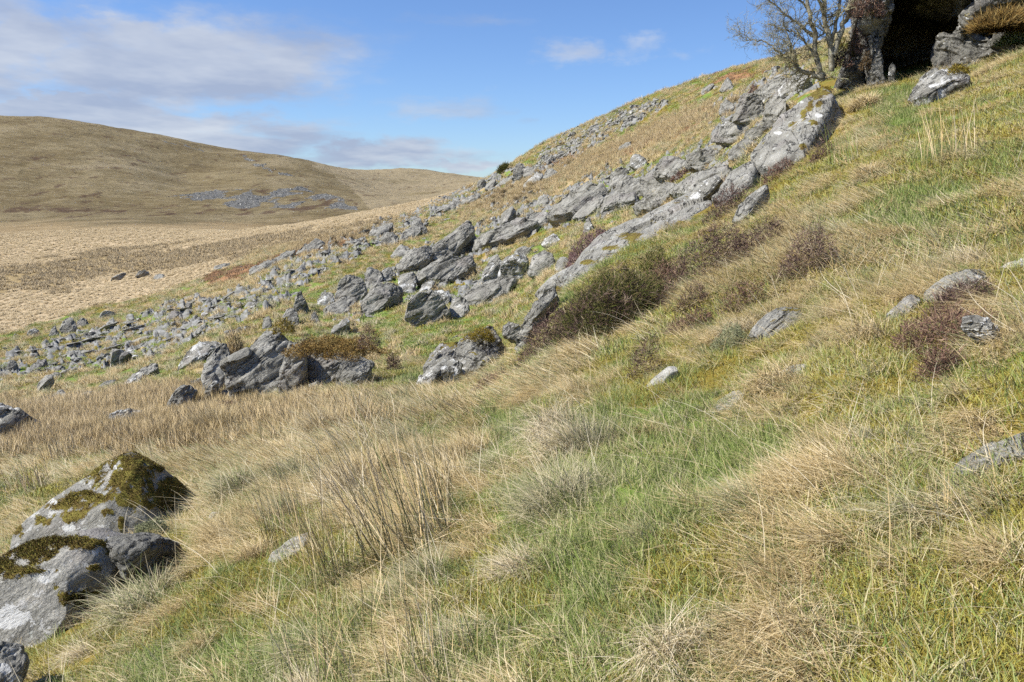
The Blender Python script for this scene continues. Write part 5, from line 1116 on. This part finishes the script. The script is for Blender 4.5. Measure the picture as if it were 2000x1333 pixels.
# cliff vegetation
for px, py, w, h, mt, r, lab in [(1690, 40, 62, .75, M_HEATHR, 22.2, 'rusty heather hanging from the top of the cliff pillar'), (1678, 110, 34, .8, M_HEATHR, 22.4, 'brown heather clinging between the cliff pillars'),
    (1640, 135, 40, .4, M_HEATHR, 22.2, 'brown heather on the ledge by the hawthorn trunk'), (1650, 110, 30, .4, M_MOSSO, 22.6, 'mossy ledge above the hawthorn roots'), (1692, 140, 20, .4, M_GORSEB, 22.2, 'withered tuft low between the pillars')]:
    shrub('heather_clump', px, py, w, h, mt, lab, depth=.5, r=r, keepout=False, dens=2.5)
shrub('turf_mound', 1975, 62, 110, .3, M_TURFB, 'overhanging tan turf ledge on the right of the cliff', 'turf', None, .5, 0, 2.5, (.1, .28), r=21.5, keepout=False)
shrub('turf_mound', 2000, 90, 70, .25, M_GREEN, 'green turf lip under the tan ledge', 'turf', None, .5, 0, 2.5, (.06, .14), r=21.8, keepout=False)
# fuzz on the mossy parts of the two near boulders
def rock_moss(src, name, n, parent_name, mat, label):
    P, F, at_, C = src; m = at_['moss'][1]; N = mesh_normals(P, F); w = np.clip((m-.36)/.25, 0, 1)**1.5*(N[:, 2] > -.2); idx = rng.choice(len(P), n, p=w/w.sum())
    jit = rng.normal(0, .012, (n, 3)); p = P[idx]+jit-N[idx]*(jit*N[idx]).sum(1)[:, None]; d = N[idx]+rng.normal(0, .6, (n, 3)); d /= np.linalg.norm(d, axis=1)[:, None]
    sd = np.cross(d, rng.normal(size=(n, 3))); sd /= np.linalg.norm(sd, axis=1)[:, None]; ln = rng.uniform(.006, .022, n); sw = sd*.0028
    V = np.stack([p-sw, p+sw, p+d*ln[:, None]], 1).reshape(-1, 3); F2 = np.arange(n*3).reshape(-1, 3)
    par = bpy.data.objects[parent_name]; me = new_mesh(name, V-np.array(par.location), F2, True, {'rnd': ('FLOAT', np.repeat(rng.uniform(0, 1, n), 3)), 'tt': ('FLOAT', np.tile([0, 0, 1.], n))})
    o = add_obj(name, me, mat, par); return o
M_MOSSD = twig_mat('dark_moss', [(0, (.04, .022, .008)), (.35, (.09, .05, .012)), (.65, (.14, .11, .018)), (1, (.22, .20, .04))], 3.5)
rock_moss(FORE_A, 'moss', 16000, 'boulder', M_MOSSD, None); rock_moss(FORE_B, 'moss', 16000, 'boulder.001', M_MOSSD, None)
# hawthorn
def tube(P, Rr, k, V, F):
    P = np.asarray(P); Rr = np.asarray(Rr); n = len(P); T = np.gradient(P, axis=0); T /= np.maximum(np.linalg.norm(T, axis=1), 1e-9)[:, None]
    ref = np.array((.31, .9, .2)); A_ = np.cross(T, ref); A_ /= np.linalg.norm(A_, axis=1)[:, None]; B_ = np.cross(T, A_); o = sum(len(v) for v in V)
    an = np.arange(k)/k*2*math.pi; ring = P[:, None]+Rr[:, None, None]*(np.cos(an)[None, :, None]*A_[:, None]+np.sin(an)[None, :, None]*B_[:, None]); V.append(ring.reshape(-1, 3))
    for i in range(n-1):
        for j in range(k): F.append((o+i*k+j, o+i*k+(j+1) % k, o+(i+1)*k+(j+1) % k, o+(i+1)*k+j))
def hawthorn():
    rg = np.random.default_rng(77); r0 = 22.0; pxm = r0/FPX*1.02
    limbs = [[(1606, 158, 11), (1601, 130, 9), (1593, 98, 8), (1591, 62, 7), (1581, 22, 6), (1572, -40, 4), (1560, -110, 2)], [(1624, 140, 10), (1623, 92, 9), (1613, 56, 8), (1610, 18, 7), (1613, -60, 5), (1618, -140, 3)],
        [(1626, 110, 10), (1643, 66, 9), (1656, 30, 8), (1664, -20, 7), (1660, -90, 5), (1650, -150, 3)], [(1620, 90, 7), (1632, 50, 6), (1641, 8, 5), (1644, -60, 4), (1636, -130, 2)],
        [(1608, 156, 9), (1586, 146, 8), (1563, 138, 7), (1554, 127, 6), (1553, 108, 5), (1546, 96, 4), (1540, 70, 3), (1530, 40, 2)], [(1552, 115, 4), (1530, 113, 4), (1520, 100, 3.4), (1508, 88, 3), (1493, 80, 2.5), (1474, 80, 2), (1457, 76, 1.4), (1443, 66, 1)],
        [(1592, 80, 6), (1575, 60, 5), (1556, 42, 4), (1533, 26, 3), (1512, 10, 2.4), (1492, -12, 1.6)], [(1600, 120, 5), (1580, 92, 4), (1566, 72, 3.4), (1548, 62, 2.6), (1524, 56, 2), (1500, 46, 1.4)],
        [(1584, 30, 4), (1562, 0, 3.4), (1538, -30, 2.6), (1515, -50, 2)], [(1611, 30, 5), (1598, 0, 4), (1592, -50, 3), (1588, -100, 2)]]
    V, F = [], []; tV, tF = [], []
    def grow_(p, d, L_, rad, lvl):
        n = 5; P = [p]; dd = d.copy()
        for i in range(n):
            dd = dd+rg.normal(0, .28, 3)+np.array((0, 0, .05)); dd /= np.linalg.norm(dd); P.append(P[-1]+dd*L_/n)
        P = np.array(P); tube(P, np.linspace(rad, rad*.45, n+1), 4 if lvl < 2 else 3, tV, tF)
        if lvl >= 3: return
        for k in range((7, 6, 4)[lvl]):
            i = rg.integers(1, n+1); d2 = (P[i]-P[i-1]); d2 /= np.linalg.norm(d2); d2 = d2*.55+rg.normal(0, .62, 3); d2[0] -= .12; d2 /= np.linalg.norm(d2)
            grow_(P[i], d2, L_*rg.uniform(.35, .65), max(rad*.55, .0035), lvl+1)
    for li, lb in enumerate(limbs):
        dy = rg.uniform(-.5, .5) if li not in (0, 1, 2) else (li-1)*.25; m = len(lb)
        P = np.array([at(x, y, r0+dy*(i/(m-1))**.8) for i, (x, y, w) in enumerate(lb)]); W = np.array([w for _, _, w in lb])*pxm*.5
        tt = np.linspace(0, m-1, (m-1)*4+1); Pi = np.stack([np.interp(tt, range(m), P[:, k]) for k in range(3)], -1); Wi = np.interp(tt, range(m), W)
        Pi[1:-1] += rg.normal(0, .02, Pi[1:-1].shape); tube(Pi, Wi*(1+rg.normal(0, .06, len(Wi))), 8, V, F)
        for k in range(len(Pi)):
            if k < 5 and li in (0, 1, 2, 3): continue
            for _ in range(1 if Wi[k] > .03 else 2):
                if rg.uniform() < .74:
                    d = Pi[min(k+1, len(Pi)-1)]-Pi[k-1]; d /= np.linalg.norm(d)+1e-9; d = d*.4+rg.normal(0, .6, 3)+np.array((-.15, 0, .12)); d /= np.linalg.norm(d)
                    grow_(Pi[k], d, rg.uniform(.3, .62), max(.006, Wi[k]*.32), 1)
    s = NT('hawthorn_bark'); Pn = s.geo().outputs['Position']; v = s.noise(Pn, 7, 5, .7)
    mb = s.finish(s.ramp(v, [(.32, (.08, .07, .045)), (.5, (.24, .215, .155)), (.62, (.40, .37, .29)), (.75, (.22, .24, .09))]), .9, s.bump(s.noise(Pn, 40, 4, .7), .6, .01), .2)
    s = NT('hawthorn_twig_bark'); v = s.noise(s.geo().outputs['Position'], 12, 4, .7)
    mt = s.finish(s.ramp(v, [(.35, (.16, .13, .09)), (.5, (.34, .30, .20)), (.65, (.46, .46, .25))]), .9, None, .2)
    b = at(1612, 156, r0); o = add_obj('hawthorn_tree', new_mesh('hawthorn_trunk', np.vstack(V)-b, np.array(F)), mb, None, b); tag(o, 'bare leafless hawthorn growing against the left of the cliff', 'tree')
    add_obj('twigs', new_mesh('hawthorn_twigs', np.vstack(tV)-b, np.array(tF)), mt, o)
    print('GROW twigs', len(tF))
hawthorn()
# ------------------------------------------------------------------ spread the ground cover (after the rocks, so none grows through them)
def grow():
    acc = {}
    def put(key, coll, nvar, X, Y, yaw, scl, tilt, sink=0.0):
        if not len(X): return
        Z = ground(X, Y)-sink; e = eulers(normal_at(X, Y), yaw, tilt)
        a = acc.setdefault(key, [coll, [], [], [], []])
        a[1].append(np.stack([X, Y, Z], -1)); a[2].append(e); a[3].append(scl); a[4].append(rng.integers(0, nvar, len(X)))
    U = lambda a, b, n: rng.uniform(a, b, n)
    # close turf, three rings of falling density
    for r0, r1, dens, kind in ((1.5, 3.6, 820, 0), (3.6, 7.5, 430, 0), (7.5, 12, 190, 1), (12, 24, 60, 1)):
        X, Y = zone(r0, r1, dens); k = keep(X, Y) & (look(mid, X, Y) < .6); X, Y = X[k], Y[k]
        g, s, rk = look(green, X, Y), look(straw, X, Y), look(rock, X, Y)
        u = rng.uniform(0, 1, len(X)); ps = .05+.62*s**1.3; pg = (1-ps)*(.16+.80*g)
        a = u < ps; b = (~a) & (u < ps+pg); c = ~(a | b)
        yaw = comb(X, Y); n = len(X); rs = U(0, 2*math.pi, n)
        if kind == 0:
            put('straw_grass', S_STRAW, 6, X[a], Y[a], yaw[a]+rng.normal(0, .45, a.sum()), U(.7, 1.35, a.sum()), .75)
            put('green_turf', S_GREEN, 6, X[b], Y[b], rs[b], U(.8, 1.5, b.sum()), .6)
            put('moss', S_MOSS, 5, X[c], Y[c], rs[c], U(.8, 1.4, c.sum()), .8)
        else:
            put('straw_grass_further', S_STRAW2, 6, X[a], Y[a], yaw[a]+rng.normal(0, .45, a.sum()), U(.7, 1.4, a.sum()), .7)
            put('green_turf_further', S_GREEN2, 5, X[b], Y[b], rs[b], U(.8, 1.4, b.sum()), .6)
            put('moss_further', S_MOSS2, 5, X[c], Y[c], rs[c], U(.8, 1.4, c.sum()), .8)
    for r0, r1, dens in ((1.5, 4, 26), (4, 9, 13), (9, 16, 4)):
        X, Y = zone(r0, r1, dens); k = keep(X, Y) & (look(mid, X, Y) < .5) & (rng.uniform(0, 1, len(X)) < .25+.9*look(straw, X, Y)); X, Y = X[k], Y[k]
        put('long_bleached_grass', S_LONG, 6, X, Y, comb(X, Y)+rng.normal(0, .9, len(X)), U(.6, 1.2, len(X))*(1 if r1 < 9 else 1.5), .6)
    # middle hillside
    for r0, r1, dens, sc in ((17, 34, 13, .8), (34, 65, 6.0, 1.05), (65, 110, 2.6, 1.4), (110, 175, 1.0, 2.0)):
        X, Y = zone(r0, r1, dens, 36); k = keep(X, Y) & (look(mid, X, Y) > .4) & ((look(rock, X, Y) < .45) | (rng.uniform(0, 1, len(X)) < .28)); X, Y = X[k], Y[k]
        k = visible_from(X, Y, ground(X, Y)); X, Y = X[k], Y[k]
        g, s, ru = look(green, X, Y), look(straw, X, Y), look(rust, X, Y); u = rng.uniform(0, 1, len(X))
        c = u < ru*.9; a = (~c) & (u < .08+.62*s); b = ~(a | c)
        put('rust_bracken', S_RUST, 3, X[c], Y[c], U(0, 6, c.sum()), U(.4, .7, c.sum())*sc, .5)
        put('hill_grass', S_TUSS, 6, X[a], Y[a], rng.normal(0, .8, a.sum()), U(.6, 1.25, a.sum())*sc, .5)
        put('hill_turf', S_GREEN3, 5, X[b], Y[b], U(0, 6, b.sum()), U(.6, 1.2, b.sum())*sc, .8)
    # bands of tall tan rush
    def band(cx, cy, rx, ry, ang, n, r0, r1, sc=1.0):
        PXs = rng.normal(0, .55, n)*rx; PYs = rng.normal(0, .5, n)*ry; c, s_ = math.cos(R(ang)), math.sin(R(ang))
        out = []
        for u, v in zip(PXs, PYs):
            h = hit(cx+u*c+v*s_, cy-(u*s_-v*c), r0, r1)
            out.append(h)
        o = np.array(out); X, Y = o[:, 0]+rng.normal(0, .1, n), o[:, 1]+rng.normal(0, .1, n); k = keep(X, Y); X, Y = X[k], Y[k]
        put('tan_rushes', S_TAN, 4, X, Y, U(0, 6, len(X)), U(.6, 1.15, len(X))*sc, .2)
    band(1110, 335, 190, 22, 24, 1500, 45, 120, .95); band(1290, 258, 130, 20, 22, 700, 45, 120, .95); band(970, 385, 70, 12, 24, 260, 60, 130, 1.0)
    band(200, 802, 210, 22, 8, 1000, 14, 44, .8); band(400, 815, 140, 20, 5, 300, 12, 18.5, .55); band(620, 470, 150, 22, 12, 500, 60, 140, 1.0)
    band(150, 840, 260, 40, 0, 1400, 9, 40, .7); band(620, 815, 100, 34, 0, 260, 9, 17, .45); band(1440, 205, 30, 14, 30, 60, 30, 70, .6)
    # moor tussocks
    for r0, r1, dens, sc in ((70, 150, 1.5, 1.0), (150, 260, .75, 1.35), (260, 420, .22, 2.0)):
        X, Y = zone(r0, r1, dens, 0, 37); k = (look(moor, X, Y) > .5) & keep(X, Y); X, Y = X[k], Y[k]
        k = visible_from(X, Y, ground(X, Y), 1.0); X, Y = X[k], Y[k]
        ol = look(olive_band, X, Y)+rng.normal(0, .12, len(X)) > .4; b = ~ol; a = ol & (rng.uniform(0, 1, len(X)) < .7)
        put('moor_tussocks', S_MOOR, 4, X[b], Y[b], rng.normal(0, 1, b.sum()), U(.45, 1.15, b.sum())*sc, .3)
        put('olive_moor_grass', S_MOOR2, 3, X[a], Y[a], U(0, 6, a.sum()), U(.6, 1.1, a.sum())*sc, .3)
    info = {'long_bleached_grass': ('long bleached grass blades straggling over the near slope', 'grass'), 'olive_moor_grass': ('olive brown grass in bands across the moor', 'grass'), 'straw_grass': ('pale straw grass lying combed over the near slope', 'grass'), 'green_turf': ('short green turf on the near slope', 'grass'),
        'moss': ('olive and yellow moss between the grasses of the near slope', 'moss'), 'straw_grass_further': ('straw coloured grass further up the near slope', 'grass'),
        'green_turf_further': ('short green turf further up the near slope', 'grass'), 'moss_further': ('olive moss further up the near slope', 'moss'),
        'rust_bracken': ('rust red bracken litter on the middle hillside', 'bracken'), 'hill_grass': ('pale grass tufts among the rocks of the middle hillside', 'grass'),
        'hill_turf': ('green and mossy turf among the rocks of the middle hillside', 'grass'), 'tan_rushes': ('upright tan rushes growing in bands', 'rushes'),
        'moor_tussocks': ('pale tussock grass covering the moor in the valley', 'grass')}
    for key, (coll, p, e, s, i) in acc.items():
        scatter(key, np.vstack(p), np.vstack(e), np.concatenate(s), np.concatenate(i), coll, *info[key])
        print('GROW', key, sum(len(q) for q in p))
grow()
